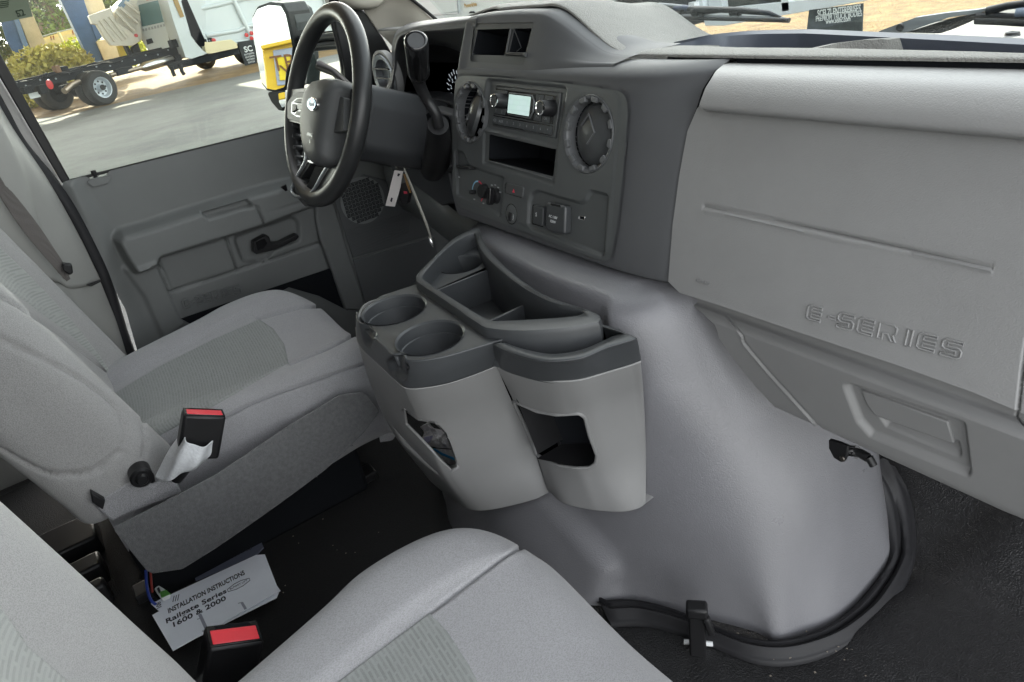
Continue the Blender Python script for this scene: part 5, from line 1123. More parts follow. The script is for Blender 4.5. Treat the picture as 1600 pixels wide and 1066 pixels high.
# spokes
def spoke(pts, h0, h1, m, nm='spoke', b=.005, rnd=2.5): return prx(nm, WPl, fil(pts, rnd), h0, h1, m, sw_, b, at=h1)
spoke(zw((205, 440), (310, 430), (360, 420), (350, 610), (290, 612), (205, 590)), -.014, .012, LW)
bp_ = spoke(zw((214, 505), (246, 458), (262, 450), (330, 446), (320, 608), (290, 604), (216, 582)), .008, .020, HUB, 'button_pod', .003)
prx('button_well', WPl, fil(zw((236, 500), (262, 478), (312, 476), (306, 582), (262, 574), (234, 556)), 2), .019, .0205, BG, bp_, .0008, at=.0205)
for pts in (((244, 500), (266, 484), (306, 482), (296, 502), (262, 505)), ((238, 550), (240, 508), (258, 512), (258, 538)), ((262, 545), (292, 546), (302, 572), (250, 562))):
    prx('control_button', WPl, zw(*pts), .0203, .0235, HUB, bp_, .0008, at=.0235)
prx('centre_button', WPl, fil(zw((263, 509), (291, 509), (290, 536), (263, 535)), 1.5), .0203, .0245, CC, bp_, .0008, at=.0245)
spoke(zw((440, 440), (470, 430), (560, 440), (575, 560), (470, 580), (430, 570)), -.018, .002, LW)
prx('right_button_pod', WPl, fil(zw((455, 500), (478, 470), (492, 480), (490, 640), (440, 650), (438, 600)), 2), .006, .020, HUB, sw_, .003, at=.02)
# lower Y spoke with silver edge
spoke(zw((300, 780), (330, 800), (262, 905), (300, 955), (330, 950), (395, 830), (420, 800), (470, 820), (420, 960), (300, 1010), (230, 930)), -.016, .006, LW, 'lower_spoke')
tube('silver_trim', [WPl.P(*p, .010) for p in zw((308, 740), (304, 790), (262, 868), (236, 930), (262, 962), (310, 958), (345, 930), (385, 860), (414, 812))], .0034, SILV, sw_, 8, smoothn=4)
prx('spoke_window', WPl, fil(zw((352, 815), (408, 818), (345, 925), (318, 938), (310, 915)), 2), .0055, .0075, DK, sw_, 0, at=.0075)
tube('silver_trim', [WPl.P(*p, .012) for p in zw((436, 655), (430, 690), (418, 740), (408, 800))], .0028, SILV, sw_, 8)
COLM = mat('column_charcoal', (.030, .032, .035), .55, var=.06, bump=('noise', 1100, .25, .0005))
col_ = root('steering_column', 'charcoal steering column shroud between the wheel and the instrument hood', 'steering column', WC+A((0, .15, -.1)))
N_ = -WPl.n
prism('column_shroud', WPl, fil([(-.070, -.055), (.075, -.060), (.088, -.02), (.085, .060), (.055, .088), (-.055, .088), (-.075, .03)], .03), -.055, -.24, COLM, col_, .008)
prism('shroud_collar', WPl, fil([(-.06, -.055), (.06, -.055), (.07, .05), (.04, .075), (-.04, .075), (-.07, .05)], .025), -.02, -.056, BK, col_, .004)
st0 = WPl.pt(-.04, -.045, -.07)
tube('turn_signal_stalk', [st0, WPl.pt(-.12, -.075, -.06), WPl.pt(-.17, -.085, -.045)], [.009, .008, .011], BK, col_, 12)
zc = crop(400, 0, 2.5375)
shb = PY(.672)
prx('shifter_bezel', shb, fil(zc((660, 440), (690, 432), (772, 455), (780, 480), (775, 660), (745, 690), (690, 690), (650, 650)), 6), -.03, .0, CH, col_, .004, at=0)
prx('shifter_opening', shb, fil(zc((672, 452), (700, 444), (760, 462), (768, 480), (764, 650), (738, 676), (698, 674), (664, 645)), 5), -.001, .002, DK, col_, .001, at=.002)
tube('shifter_boot', [V(*p, Y=y) for p, y in zip(zc((722, 495), (722, 560), (715, 640), (700, 672)), (.60, .62, .65, .68))], [.019, .024, .028, .026], BK, col_, 18)
sh1 = [V(*p, Y=y) for p, y in zip(zc((640, 300), (650, 340), (680, 400), (712, 450), (724, 500)), (.575, .58, .59, .597, .60))]
tube('shifter_lever', sh1, [.014, .0105, .0095, .0095, .0105], BK, col_, 16, smoothn=5)
kt, kb_ = V(*zc((634, 160))[0], Y=.545), V(*zc((646, 300))[0], Y=.578)
ax_ = nrm(kt-kb_); Lk = np.linalg.norm(kt-kb_)
kn = lathe('shifter_knob', kb_, ax_, [(.0135, -.004), (.0165, .004), (.0182, .02), (.0190, Lk*.8), (.0186, Lk-.003), (.0170, Lk), (.0145, Lk+.0012), (.0138, Lk-.001), (0, Lk-.001)], BG, col_, 36)
lathe('knob_disc', kt+ax_*-.0008, ax_, [(.0134, 0), (.0130, .0006), (0, .0006)], CH, kn, 32)
lathe('knob_joint', kb_+ax_*.012, ax_, [(.0183, -.001), (.0188, 0), (.0183, .001)], BK, kn, 32)
# ignition and keys
ig = V(*zc((585, 640))[0], Y=.645); 
lathe('ignition_barrel', ig+A((0, .02, 0)), A((.35, -.9, .1)), [(.019, -.03), (.019, .014), (.017, .018), (.012, .018), (.0115, .013), (0, .013)], SILV, col_, 30)
ky = root('key_ring', 'vehicle keys with white paper tag and clear strap hanging from the ignition', 'keys', ig-A((0, 0, .1)))
prx('key_head', PY(.625), fil(zc((562, 650), (604, 616), (612, 640), (585, 668), (560, 672)), 2), -.003, .003, BK, ky, .002)
tube('split_ring', [V(*p, Y=.622) for p in zc((558, 650), (556, 668), (572, 680), (592, 676), (600, 655), (588, 640), (568, 640))], .0012, CHR, ky, 8, closed=True, smoothn=3)
prx('paper_tag', PL(V(615, 295, Y=.605), (1, .35, 0), (.0, 0, -1)), zc((548, 676), (582, 680), (572, 740), (550, 820), (513, 816)), -.0008, .0008, mat('white_tag', (.72, .68, .66), .5), ky, .0003)
prx('tag_mark', PL(V(615, 295, Y=.603), (1, .35, 0), (.0, 0, -1)), zc((562, 688), (572, 690), (566, 700), (560, 698)), -.0002, .0003, INK, ky, 0)
prx('tag_mark', PL(V(615, 295, Y=.603), (1, .35, 0), (.0, 0, -1)), zc((536, 784), (542, 786), (538, 802), (532, 798)), -.0002, .0003, INK, ky, 0)
CLR = mat('clear_plastic', (.42, .41, .36), .12, coat=.6)
tube('clear_strap', [V(*p, Y=y) for p, y in zip(zc((584, 660), (600, 700), (640, 800), (676, 890), (700, 965)), (.62, .61, .60, .60, .60))], [.0035, .006, .007, .0065, .003], CLR, ky, 8, sq=.35, up=(0, 1, 0))
tube('metal_clasp', [V(*p, Y=.60) for p in zc((688, 940), (696, 960), (704, 980))], [.003, .005, .002], CHR, ky, 8)
tube('brass_key', [V(*p, Y=.615) for p in zc((588, 690), (600, 730), (612, 765))], [.005, .006, .004], mat('brass', (.55, .32, .12), .35, metal=.9), ky, 8, sq=.25, up=(0, 1, 0))
prx('remote_fob', PY(.62), fil(zc((572, 730), (598, 722), (606, 770), (600, 808), (580, 812), (566, 780)), 2.5), -.004, .004, BK, ky, .003)
prx('panic_button', PY(.62), zc((584, 758), (597, 760), (598, 770), (586, 770)), .0035, .005, REDP, ky, .0005)
# ================================================================== windshield, wipers, mirror
ws = mk('windshield', [(-1.80, 1.075, 1.548), (.10, 1.075, 1.548), (.04, .62, 2.12), (-1.76, .62, 2.12)]+[(-1.80, 1.081, 1.552), (.10, 1.081, 1.552), (.04, .626, 2.124), (-1.76, .626, 2.124)], [[0, 1, 2, 3], [7, 6, 5, 4], [0, 4, 5, 1], [2, 6, 7, 3], [1, 5, 6, 2], [3, 7, 4, 0]], WSG, None, False)
tag(recentre(ws), 'large clear windshield pane rising from the far edge of the dash top', 'windshield')
cw = root('vehicle_cowl', 'pale hood edge and cowl seen through the right end of the windshield', 'hood', (-.4, 1.2, 1.4))
HOODM = mat('cream_hood_paint', (.36, .35, .31), .4, coat=.3)
surf('hood_skin', [[V(u, v, Z=z) for u, v, z in r] for r in ([(1462, 54, 1.50), (1640, 68, 1.50), (1900, 90, 1.50)], [(1490, 42, 1.485), (1640, 56, 1.485), (1900, 76, 1.485)], [(1525, 26, 1.45), (1640, 38, 1.45), (1900, 60, 1.45)])], HOODM, cw, 20, 20, thick=.003)
surf('cowl_edge', [[V(u, v, Z=z) for u, v, z in r] for r in ([(1440, 62, 1.515), (1640, 76, 1.515)], [(1462, 53, 1.503), (1640, 66, 1.503)])], mat('white_cowl', (.7, .7, .68), .5), cw, 8, 12, thick=.003)
zv = crop(1260, 0, 4.706); zu = crop(940, 0, 4.706)
lathe('washer_nozzle', V(*zv((1510, 266))[0], Z=1.51), (0, 0, 1), [(.012, 0), (.010, .006), (0, .008)], BK, cw, 12)
GRY = mat('wiper_grey', (.33, .35, .37), .45); WBL = mat('wiper_black', (.014, .015, .018), .4)
w1 = root('wiper', 'black wiper blade lying across the lower middle of the windshield', 'wiper', V(1150, 30, Y=1.12), 'windshield wipers')
WY = PY(1.13)
def wt(nm, pts, r, m, par, s=1, **k): return tube(nm, [WY.P(*p) for p in pts], r, m, par, 8, **k)
wt('blade_rubber', zu((520, 128), (900, 138), (1380, 150)), .0042, WBL, w1); wt('blade_backbone', zu((540, 118), (900, 122), (1340, 138)), .003, GRY, w1)
wt('blade_bridge', zu((560, 110), (600, 70), (690, 66), (760, 110)), .0052, WBL, w1); wt('blade_bridge', zu((690, 80), (880, 72), (1030, 78), (1230, 98), (1320, 128)), [.009, .0055, .006, .0045, .002], WBL, w1)
wt('blade_joint', zu((672, 90), (700, 84), (720, 92)), .008, WBL, w1); wt('blade_joint', zu((950, 92), (990, 86), (1020, 98)), .0065, WBL, w1); wt('arm_head', zu((540, 62), (610, 60), (640, 64)), .006, mat('wiper_blue_grey', (.08, .10, .16), .4), w1)
wt('wiper_arm', zu((250, 90), (330, 66), (425, 34), (540, 44), (650, 56)), .0035, GRY, w1)
w2 = root('wiper', 'wiper with long grey arm at the right edge of the windshield', 'wiper', V(1500, 30, Y=1.12), 'windshield wipers')
def flatarm(nm, top, bot, m, par, d=.012):
    a = [WY.P(*p) for p in top]; b = [WY.P(*p) for p in bot]; n = len(a); v = a+b+[p+A((0, d, 0)) for p in a+b]
    f = [[i, i+1, n+i+1, n+i] for i in range(n-1)]+[[2*n+i, 3*n+i, 3*n+i+1, 2*n+i+1] for i in range(n-1)]+[[i, 2*n+i, 2*n+i+1, i+1] for i in range(n-1)]+[[n+i, n+i+1, 3*n+i+1, 3*n+i] for i in range(n-1)]
    return mk(nm, v, f, m, par, False)
flatarm('wiper_arm', zv((530, 232), (600, 205), (800, 130), (1030, 96), (1260, 72), (1420, 42)), zv((540, 240), (730, 242), (880, 186), (1050, 130), (1280, 95), (1420, 55)), GRY, w2)
lathe('arm_pivot', WY.P(*zv((708, 198))[0])+A((0, -.006, 0)), (0, -1, .2), [(.006, 0), (.005, .003), (0, .003)], WBL, w2, 14)
wt('arm_rod', zv((1330, 82), (1480, 44), (1640, 24)), [.006, .005, .005], WBL, w2); wt('arm_rod_top', zv((1400, 52), (1500, 32), (1640, 16)), .0025, GRY, w2)
wt('blade_rubber', zv((1245, 150), (1400, 155), (1640, 168)), .0055, WBL, w2); wt('blade_backbone', zv((1250, 120), (1400, 118), (1640, 128)), .0045, WBL, w2); wt('blade_channel', zv((1255, 136), (1640, 148)), .003, GRY, w2); wt('blade_joint', zv((1330, 110), (1350, 85), (1370, 108)), .004, DMET, w2); wt('blade_clip', zv((1550, 92), (1600, 86), (1640, 92)), .007, mat('clip_silver', (.3, .35, .45), .3), w2)
flatarm('cowl_grille', zv((735, 240), (900, 188), (1080, 135), (1240, 105)), zv((985, 246), (1060, 222), (1160, 180), (1240, 140)), mat('cowl_black_mesh', (.03, .032, .03), .8, bump=('noise', 300, 1, .004)), cw)
# door mirror
mn = nrm((.44, -.893, .06)); MC = V(432, 72, X=-2.16); MP = PL(MC, np.cross((0, 0, 1), mn), np.cross(mn, np.cross((0, 0, 1), mn)))
if MP.ey[2] > 0: MP = PL(MC, MP.ex, -MP.ey)
mr_ = root('door_mirror', 'tall black door mirror outside the driver window reflecting a yellow truck', 'mirror', MC-A((0, 0, .2)))
zm = zw
mg = fil(zm((52, 90), (75, 45), (130, 25), (190, 30), (212, 70), (230, 150), (246, 230), (240, 300), (215, 350), (208, 425), (160, 440), (120, 432), (95, 400), (75, 300), (58, 180)), 5)
sh = [tuple(MP.px(*p)) for p in mg]; cm = np.mean(sh, 0)
prism('mirror_pane', MP, sh, .0, .004, MIR, mr_, 0)
prism('mirror_housing', MP, [tuple(cm+(A(p)-cm)*1.07) for p in sh], -.09, .002, BK, mr_, .012, taper=0)
prx('housing_side', MP, fil(zm((195, 5), (250, 45), (272, 110), (290, 300), (250, 340), (240, 250), (215, 80), (185, 25)), 5), -.10, -.02, HUB, mr_, .01, at=-.03)
lo_ = fil(zm((118, 452), (205, 440), (210, 470), (200, 545), (175, 540), (140, 500)), 4); ls = [tuple(MP.px(*p)) for p in lo_]
prism('spotter_housing', MP, ls, -.06, .004, BK, mr_, .006)
prx('spotter_pane', MP, fil(zm((172, 458), (205, 450), (205, 520), (190, 528), (176, 500)), 2), .004, .007, MIR, mr_, 0)
for pp in (((260, 195), (340, 190), (440, 180), (500, 178)), ((260, 235), (340, 232), (440, 222), (500, 220))):
    tube('mirror_arm', [V(*p, X=x) for p, x in zip(zm(*pp), (-2.12, -2.06, -1.98, -1.92))], .011, BK, mr_, 10)
prx('mirror_base', PX(-1.93), fil(zm((330, 260), (352, 262), (380, 350), (376, 410), (310, 415), (320, 330)), 4), -.03, 0, HUB, mr_, .006)
# ================================================================== outdoors
ASP = mat('worn_asphalt', (.15, .155, .155), .85, var=.22, vscale=1.3, bump=('noise', 30, .4, .01))
def aspb(m, n, l, b, tc):
    a = n.new('ShaderNodeTexNoise'); a.inputs['Scale'].default_value = .9; a.inputs['Detail'].default_value = 10; a.inputs['Roughness'].default_value = .75
    mp = n.new('ShaderNodeMapping'); mp.inputs['Scale'].default_value = (.6, .45, 1); l.new(tc.outputs['Object'], mp.inputs[0]); l.new(mp.outputs[0], a.inputs['Vector'])
    c = n.new('ShaderNodeTexNoise'); c.inputs['Scale'].default_value = 40; c.inputs['Detail'].default_value = 4; l.new(tc.outputs['Object'], c.inputs['Vector'])
    r = n.new('ShaderNodeValToRGB'); r.color_ramp.elements[0].position = .32; r.color_ramp.elements[0].color = (.07, .075, .076, 1); r.color_ramp.elements[1].position = .68; r.color_ramp.elements[1].color = (.19, .195, .186, 1)
    ad = n.new('ShaderNodeMath'); ad.operation = 'MULTIPLY_ADD'; ad.inputs[1].default_value = .25; l.new(c.outputs[0], ad.inputs[0]); l.new(a.outputs[0], ad.inputs[2])
    sb = n.new('ShaderNodeMath'); sb.operation = 'SUBTRACT'; sb.inputs[1].default_value = .12; l.new(ad.outputs[0], sb.inputs[0]); l.new(sb.outputs[0], r.inputs[0]); l.new(r.outputs[0], b.inputs['Base Color'])
ASP = mat('worn_asphalt', (.15, .155, .155), .85, build=aspb, bump=('noise', 30, .4, .01))
SUNLIT = mat('sunlit_asphalt_tan', (.22, .14, .058), .95, var=.35, vscale=1.6, bump=('noise', 12, .6, .03))  # asphalt coloured tan to stand for warm sunlight on it
def gsheet(name, pts, z, m): o = mk(name, [(x, y, z) for x, y in pts], [list(range(len(pts)))], m, None, False); o['kind'] = 'structure'; return o
def pz0(*px_): return [tuple(V(u, v, Z=0)[:2]) for u, v in px_]
o = gsheet('ground', [(-900, -900), (900, -900), (900, 900), (-900, 900)], 0, ASP)
gsheet('sunlit_lot', [(-33, -14), (-21.5, -14), tuple(V(40, 188, Z=0)[:2]), tuple(V(110, 179, Z=0)[:2]), tuple(V(240, 148, Z=0)[:2]), tuple(V(384, 117, Z=0)[:2]), tuple(V(450, 102, Z=0)[:2]), (-20, 14), (-12, 30), (-40, 40), (-40, -14)], .004, SUNLIT)  # sunlit part of the asphalt, its light painted as a tan sheet
gsheet('straw_verge', [(-9.5, 9.2), (-6.2, 9.2), (-5.2, 11.0), (-3, 16), (-2, 40), (-30, 40), (-12, 14)], .008, mat('straw', (.20, .135, .055), .95, var=.5, vscale=4, bump=('noise', 25, 1, .05)))
gsheet('far_field', [(-900, -300), (-33.5, -300), (-33.5, 300), (-900, 300)], .006, mat('dry_field', (.30, .27, .12), .95, var=.3, vscale=.3))
gsheet('street', [(-60, -80), (-50, -80), (-50, 120), (-60, 120)], .012, mat('street_grey', (.22, .22, .22), .8, var=.1))
WP_ = mat('white_truck_paint', (.62, .67, .69), .38, coat=.3, var=.03, vscale=2); WPS = mat('warm_white_panel', (.66, .62, .54), .45, var=.06, vscale=3)
YST = mat('cream_step', (.75, .66, .42), .5); TYR = mat('tyre_rubber', (.030, .030, .030), .8, var=.2, vscale=20); FRM = mat('frame_black', (.015, .017, .020), .75, spec=.2, var=.2, vscale=4)
RIMM = mat('painted_rim', (.50, .54, .58), .35, metal=.3); FLP = mat('flap_black', (.022, .026, .03), .6); ORG = mat('amber_red_lens', (.6, .03, .03), .25)
BLC = mat('blue_column_paint', (.045, .10, .24), .55, var=.15, vscale=3); CRM = mat('cream_stucco', (.62, .52, .36), .9, var=.15, vscale=3, bump=('noise', 20, .5, .01))
# canopy that shades the near lot
cn = root('canopy', 'flat canopy roof over the lot held up by blue and cream columns', 'canopy', (-18, -6, 6))
box('canopy_deck', (-18.4, -11, 6.3), (24.8, 36, .5), CRM, cn, .02); box('canopy_fascia', (-30.9, -11, 6.3), (.12, 36.2, .8), BLC, cn, .01)
def col_thing(label, parts, x):
    r = root('canopy_column', label, 'column', V(parts[0][1][-1][0], 110, X=x)*A((1, 1, 0)), 'canopy columns')
    for nm, pxs, x0, x1, m in parts: prx(nm, PX(x), pxs, x0, x1, m, r, .02)
    return r
col_thing('blue and cream canopy column nearest the raised truck body', [('blue_face', [(88, -14), (127, -14), (167, 112), (150, 118), (143, 100)], -.7, 0, BLC), ('cream_side', [(121, -14), (154, -14), (169, 24), (163, 28), (158, 60), (152, 62), (130, 0)], -.9, -.2, CRM),
    ('blue_bracket', [(138, 27), (148, 22), (160, 58), (151, 64)], -.5, .05, BLC), ('cream_plinth', [(150, 65), (179, 58), (192, 92), (165, 100)], -.8, .1, CRM)], -27)
col_thing('left blue and cream canopy column rising behind the leafy bush', [('blue_face', [(-8, 2), (14, 0), (50, 100), (36, 108), (10, 62)], -.6, 0, BLC), ('light_blue_edge', [(12, 6), (20, 4), (52, 92), (44, 96)], -.4, .05, mat('light_blue_paint', (.12, .20, .36), .5)), ('cream_side', [(20, 6), (42, 2), (86, 100), (58, 104)], -.8, -.1, CRM)], -27.5)
# ------------------------------------------------------------------ chassis truck
Fh = A((-.5, .866, 0)); Rr = A((.866, .5, 0)); Uz = A((0, 0, 1.)); O0 = V(172, 163, Z=0)
ct = root('chassis_truck', 'white cab chassis truck without a body, dual rear wheels, parked beyond the driver window', 'truck', O0)
def tw(f, r, z): return O0+Fh*f+Rr*r+Uz*z
def wheel(f, r, w=.24, R=.405, face=1):
    t = lathe('tyre', tw(f, r-w, R), Rr, [(R*.58, 0), (R*.90, 0), (R*.985, .03), (R, .06), (R, w-.06), (R*.985, w-.03), (R*.90, w), (R*.62, w), (R*.58, w-.02)], TYR, ct, 40)
    if face:
        rm = lathe('rim', tw(f, r-w, R), Rr, [(R*.60, w-.004), (R*.56, w-.008), (R*.52, w-.05), (R*.46, w-.10), (R*.22, w-.11), (R*.20, w-.02), (0, w-.02)], RIMM, t, 36)
        lathe('hub', tw(f, r-w, R), Rr, [(R*.17, w-.05), (R*.16, w+.01), (0, w+.01)], BK, rm, 20)
        for k in range(8):
            a = k*math.pi/4; c = tw(f, r-w, R)+Rr*(w-.10)+Fh*math.cos(a)*R*.36+Uz*math.sin(a)*R*.36
            lathe('hand_hole', c, Rr, [(R*.06, 0), (R*.06, .006), (0, .006)], BK, rm, 8)
for r_ in (-.30, -1.75, -2.05): lathe('brake_drum', tw(0, r_-.2, .405), Rr, [(.0, 0), (.25, 0), (.25, .12), (0, .12)], FRM, ct, 24)
wheel(0, 0); wheel(0, -.30, face=0); wheel(0, -1.75, face=0); wheel(0, -2.05, face=0)
wheel(5.2, -.15)
wheel(5.2, -1.9)
lathe('rear_axle', tw(0, -2.0, .42), Rr, [(.06, 0), (.06, .8), (.17, .92), (.17, 1.1), (.06, 1.22), (.06, 1.9)], FRM, ct, 18)
for r in (-.50, -1.45):
    prism('frame_rail', PL(tw(0, r, .80), Fh, Uz), [(-2.0, -.06), (-1.2, -.11), (5.6, -.13), (5.6, .11), (-2.0, .10)], -.06, .0, FRM, ct, .01)
for f in (-1.95, -1.0, .7, 2.2): box('cross_member', tw(f, -.98, .80), (.08, .95, .14), FRM, ct, .01, ax=(Fh, Rr, Uz))
box('rear_hitch', tw(-2.05, -.98, .66), (.25, .5, .30), FRM, ct, .02, ax=(Fh, Rr, Uz))
box('spring_pack', tw(0, -.48, .58), (1.5, .09, .10), FRM, ct, .02, ax=(Fh, Rr, Uz))
for s_, (u, v) in enumerate(((78, 132), (46, 138))):
    lathe('tail_light', V(u, v, X=O0[0]-.6*s_+.6), (1, -.3, 0), [(.11, 0), (.105, .05), (0, .055)], ORG, ct, 16, sy=.6)
box('number_plate', V(54, 149, X=O0[0]+.2), (.02, .22, .12), WTX, ct, .004)
for f, r, z, sx_, sz_ in ((-1.6, -.35, .72, .22, .16), (-1.3, -.3, .66, .16, .2), (-.9, -.38, .92, .3, .08), (-.75, -.3, 1.0, .12, .16), (-.55, -.36, .98, .18, .1), (1.0, -.36, .62, .5, .16), (2.9, -.3, .98, .5, .2), (2.7, -.3, .60, .2, .2)):
    box('chassis_fitting', tw(f, r, z), (sx_, .16, sz_), FRM if sx_ > .15 else mat('rust_brown', (.2, .11, .06), .8) if 'rust_brown' not in bpy.data.materials else bpy.data.materials['rust_brown'], ct, .02, ax=(Fh, Rr, Uz))
for k in range(16): lathe('rail_bolt', tw(-1.5+k*.38, -.50, .80+.05*(k % 2)), Rr, [(.022, 0), (.02, .02), (0, .02)], GRY, ct, 8)
tube('air_hose', [tw(f, -.44, .9+.05*math.sin(f*5)) for f in np.linspace(-1.4, 2.4, 18)], .018, FRM, ct, 6)
STE = mat('exhaust_steel', (.34, .28, .22), .35, metal=.7)
ex = [tw(-.9, -.15, .52), tw(-.6, -.25, .60), tw(-.3, -.35, .62)]
tube('tail_pipe', ex, .07, STE, ct, 12)
tube('exhaust_pipe', [tw(.6, -.4, .60), tw(1.3, -.3, .60), tw(1.7, -.3, .60)], .055, STE, ct, 12)
tube('muffler', [tw(1.5, -.32, .60), tw(1.6, -.32, .60), tw(2.5, -.32, .62), tw(2.6, -.32, .62)], [.07, .12, .12, .07], MET, ct, 16)
tube('exhaust_pipe', [tw(2.6, -.32, .62), tw(5.4, -.30, .66)], .06, STE, ct, 12)
CRp = PL(tw(3.3, -1.0, 1.4), Rr, -Uz)
cab = prx('cab', CRp, fil([(212, 6), (222, -16), (262, -26), (270, 6), (286, 74), (282, 92), (262, 84), (232, 80), (220, 62)], 3), -2.2, 0, WP_, ct, .04, at=0)
prx('rear_window', CRp, fil([(216, 8), (252, -1), (267, 32), (222, 42)], 1.5), 0, .012, mat('cab_glass', (.10, .22, .24), .05, metal=.2, spec=1), cab, .003, at=.012)
prx('vent_panel', CRp, [(228, 62), (236, 60), (239, 67), (230, 70)], 0, .02, DK, cab, 0, at=.02); prx('vent_panel', CRp, [(263, 56), (271, 54), (274, 62), (265, 64)], 0, .02, DK, cab, 0, at=.02)
for k in range(9): prx('louvre', CRp, [(222+k*4.6, 45.5-k*1.1), (224.5+k*4.6, 45-k*1.1), (225.6+k*4.6, 49-k*1.1), (223+k*4.6, 49.6-k*1.1)], 0, .01, mat('louvre_grey', (.35, .38, .4), .5) if k == 0 else bpy.data.materials['louvre_grey'], cab, 0, at=.01)
prx('marker_lamp', CRp, [(228, -2), (236, -4), (237, -1), (229, 1)], 0, .05, ORG, cab, 0)
CSp = PX(O0[0]-1.2)
prx('cab_side', CSp, fil([(256, -20), (272, -20), (283, 20), (300, 60), (318, 80), (326, 83), (300, 92), (290, 90), (270, 30)], 2), -1.4, 0, WP_, ct, .03)
prx('door_opening', CSp, fil([(284, 0), (292, -2), (306, 30), (320, 62), (320, 73), (312, 72), (300, 56)], 3), -.1, .03, DK, ct, .01)
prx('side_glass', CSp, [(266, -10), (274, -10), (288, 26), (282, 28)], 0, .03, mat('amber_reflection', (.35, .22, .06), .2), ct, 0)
prx('step_side', CSp, fil([(322, 83), (318, 66), (330, 66), (362, 62), (370, 68), (372, 75), (330, 84)], 2), -.3, .02, YST, ct, .01)
prx('running_frame', CSp, [(262, 100), (300, 92), (372, 76), (375, 84), (330, 96), (270, 110)], -.4, -.04, FRM, ct, .01)
for (a, b_) in (((268, 104), (273, 119)), ((281, 100), (288, 117))): tube('support_leg', [V(*a, X=O0[0]-.6), V((a[0]+b_[0])/2, b_[1]-5, X=O0[0]-.6), V(*b_, X=O0[0]-.6)], .05, FRM, ct, 8)
# ------------------------------------------------------------------ raised service body on the left
X2 = O0[0]-3.2; P2_ = PX(X2)
sb = root('tipper_truck', 'cream white raised dump body with a tilted tailgate left of the truck cab', 'truck body', V(180, 70, X=X2)*A((1, 1, 0)))
zt = crop(0, 0, 3.3313)
prx('body_side', P2_, zt((590, 60), (690, -40), (740, -40), (730, 60), (740, 205), (700, 235), (640, 150), (600, 110)), -1.8, 0, WPS, sb, .02)
prx('tailgate', P2_, fil(zt((462, 82), (580, 40), (600, 110), (690, 170), (730, 215), (690, 240), (580, 238), (540, 190), (505, 130), (480, 125)), 2), -.25, .15, WPS, sb, .02)
for a, b_ in (((520, 105), (600, 215)), ((545, 95), (640, 210)), ((570, 85), (660, 200)), ((600, 60), (700, 160)), ((625, 40), (720, 120)), ((650, 10), (725, 70))):
    p, q = zt(a, b_); tube('stiffener_rib', [V(*p, X=X2+.16), V(*q, X=X2+.16)], .05, WPS, sb, 6)
prx('sky_panel', P2_, zt((610, 30), (660, -30), (700, -30), (640, 45)), 0, .02, mat('blue_tarp', (.18, .28, .40), .4), sb, 0)
for p in zt((708, 185),): lathe('red_reflector', V(*p, X=X2+.18), (1, 0, 0), [(.05, 0), (.05, .02), (0, .02)], ORG, sb, 12)
for pts in (((690, 250), (720, 225), (740, 290), (700, 300)), ((640, 215), (665, 235), (700, 300), (680, 300))): prx('lift_frame', P2_, zt(*pts), -.6, -.1, FRM, sb, .01)
prx('orange_spring', P2_, zt((612, 240), (640, 236), (660, 300), (630, 300)), -1.2, -.9, mat('mustard', (.5, .38, .05), .7), sb, 0)
# ------------------------------------------------------------------ pale dump body right of the cab
X3 = O0[0]-2.6; P3_ = PX(X3)
db_ = root('dump_truck', 'pale blue white dump body with ribbed sides behind the door mirror', 'truck', V(360, 80, X=X3)*A((1, 1, 0)))
prx('body_side', P3_, [(282, -40), (640, -110), (620, 40), (500, 50), (440, 60), (395, 72), (334, 80), (320, 60), (300, 20)], -1.9, 0, WP_, db_, .02)
for pts in (((302, 16), (345, 7), (372, 0), (460, -18)), ((322, 56), (372, 48), (384, 42), (470, 26), (560, 10)), ((334, 72), (395, 62), (470, 46))): tube('side_rail', [V(*p, X=X3+.03) for p in pts], .06, WP_, db_, 8)
for a, b_ in (((362, -6), (390, 52)), ((290, -5), (322, 66)), ((430, -20), (462, 44)), ((498, -30), (520, 40))): tube('side_stake', [V(*a, X=X3+.05), V(*b_, X=X3+.05)], .07, WP_, db_, 8)
for u, v in ((334, 63), (385, 55), (393, 52), (471, 33), (393, 60)): lathe('red_marker', V(u, v, X=X3+.12), (1, 0, 0), [(.06, 0), (.055, .03), (0, .035)], ORG, db_, 12)
prx('step_plate', P3_, [(325, 68), (336, 74), (366, 66), (370, 72), (366, 80), (328, 84), (322, 78)], 0, .25, YST, db_, .01)
prx('wheel_housing', P3_, [(400, 70), (640, 20), (640, 60), (420, 98)], -1.2, -.1, FRM, db_, .01)
fl = prx('mud_flap', PX(X3+.3), [(371, 66), (396, 62), (403, 108), (386, 112)], -.03, 0, FLP, db_, .004)
text('SC', V(388, 77, X=X3+.302), V(396, 75, X=X3)-V(382, 78, X=X3), Uz, .22, WTX, fl, .001, name='flap_lettering', bold=.006)
for k in range(4): text('ENTERPRISES'[:8-k], V(389.5+k*1.2, 84.5+k*4.2, X=X3+.302), V(396, 75, X=X3)-V(382, 78, X=X3), Uz, .07, WTX, fl, .001, name='flap_lettering')
fl2 = prx('mud_flap', PX(X3+.35), [(488, 75), (530, 66), (534, 98), (502, 100)], -.03, 0, FLP, db_, .004)
text('SCELZI', V(506, 80, X=X3+.352), V(396, 75, X=X3)-V(382, 78, X=X3), Uz, .16, WTX, fl2, .001, name='flap_lettering', bold=.004)
for u, v in ((528, 88), (452, 98)):
    lathe('tyre', V(u, v, X=X3+.2), (1, 0, 0), [(.2, -.25), (.40, -.2), (.40, 0), (.2, .02), (0, 0)], TYR, db_, 28)
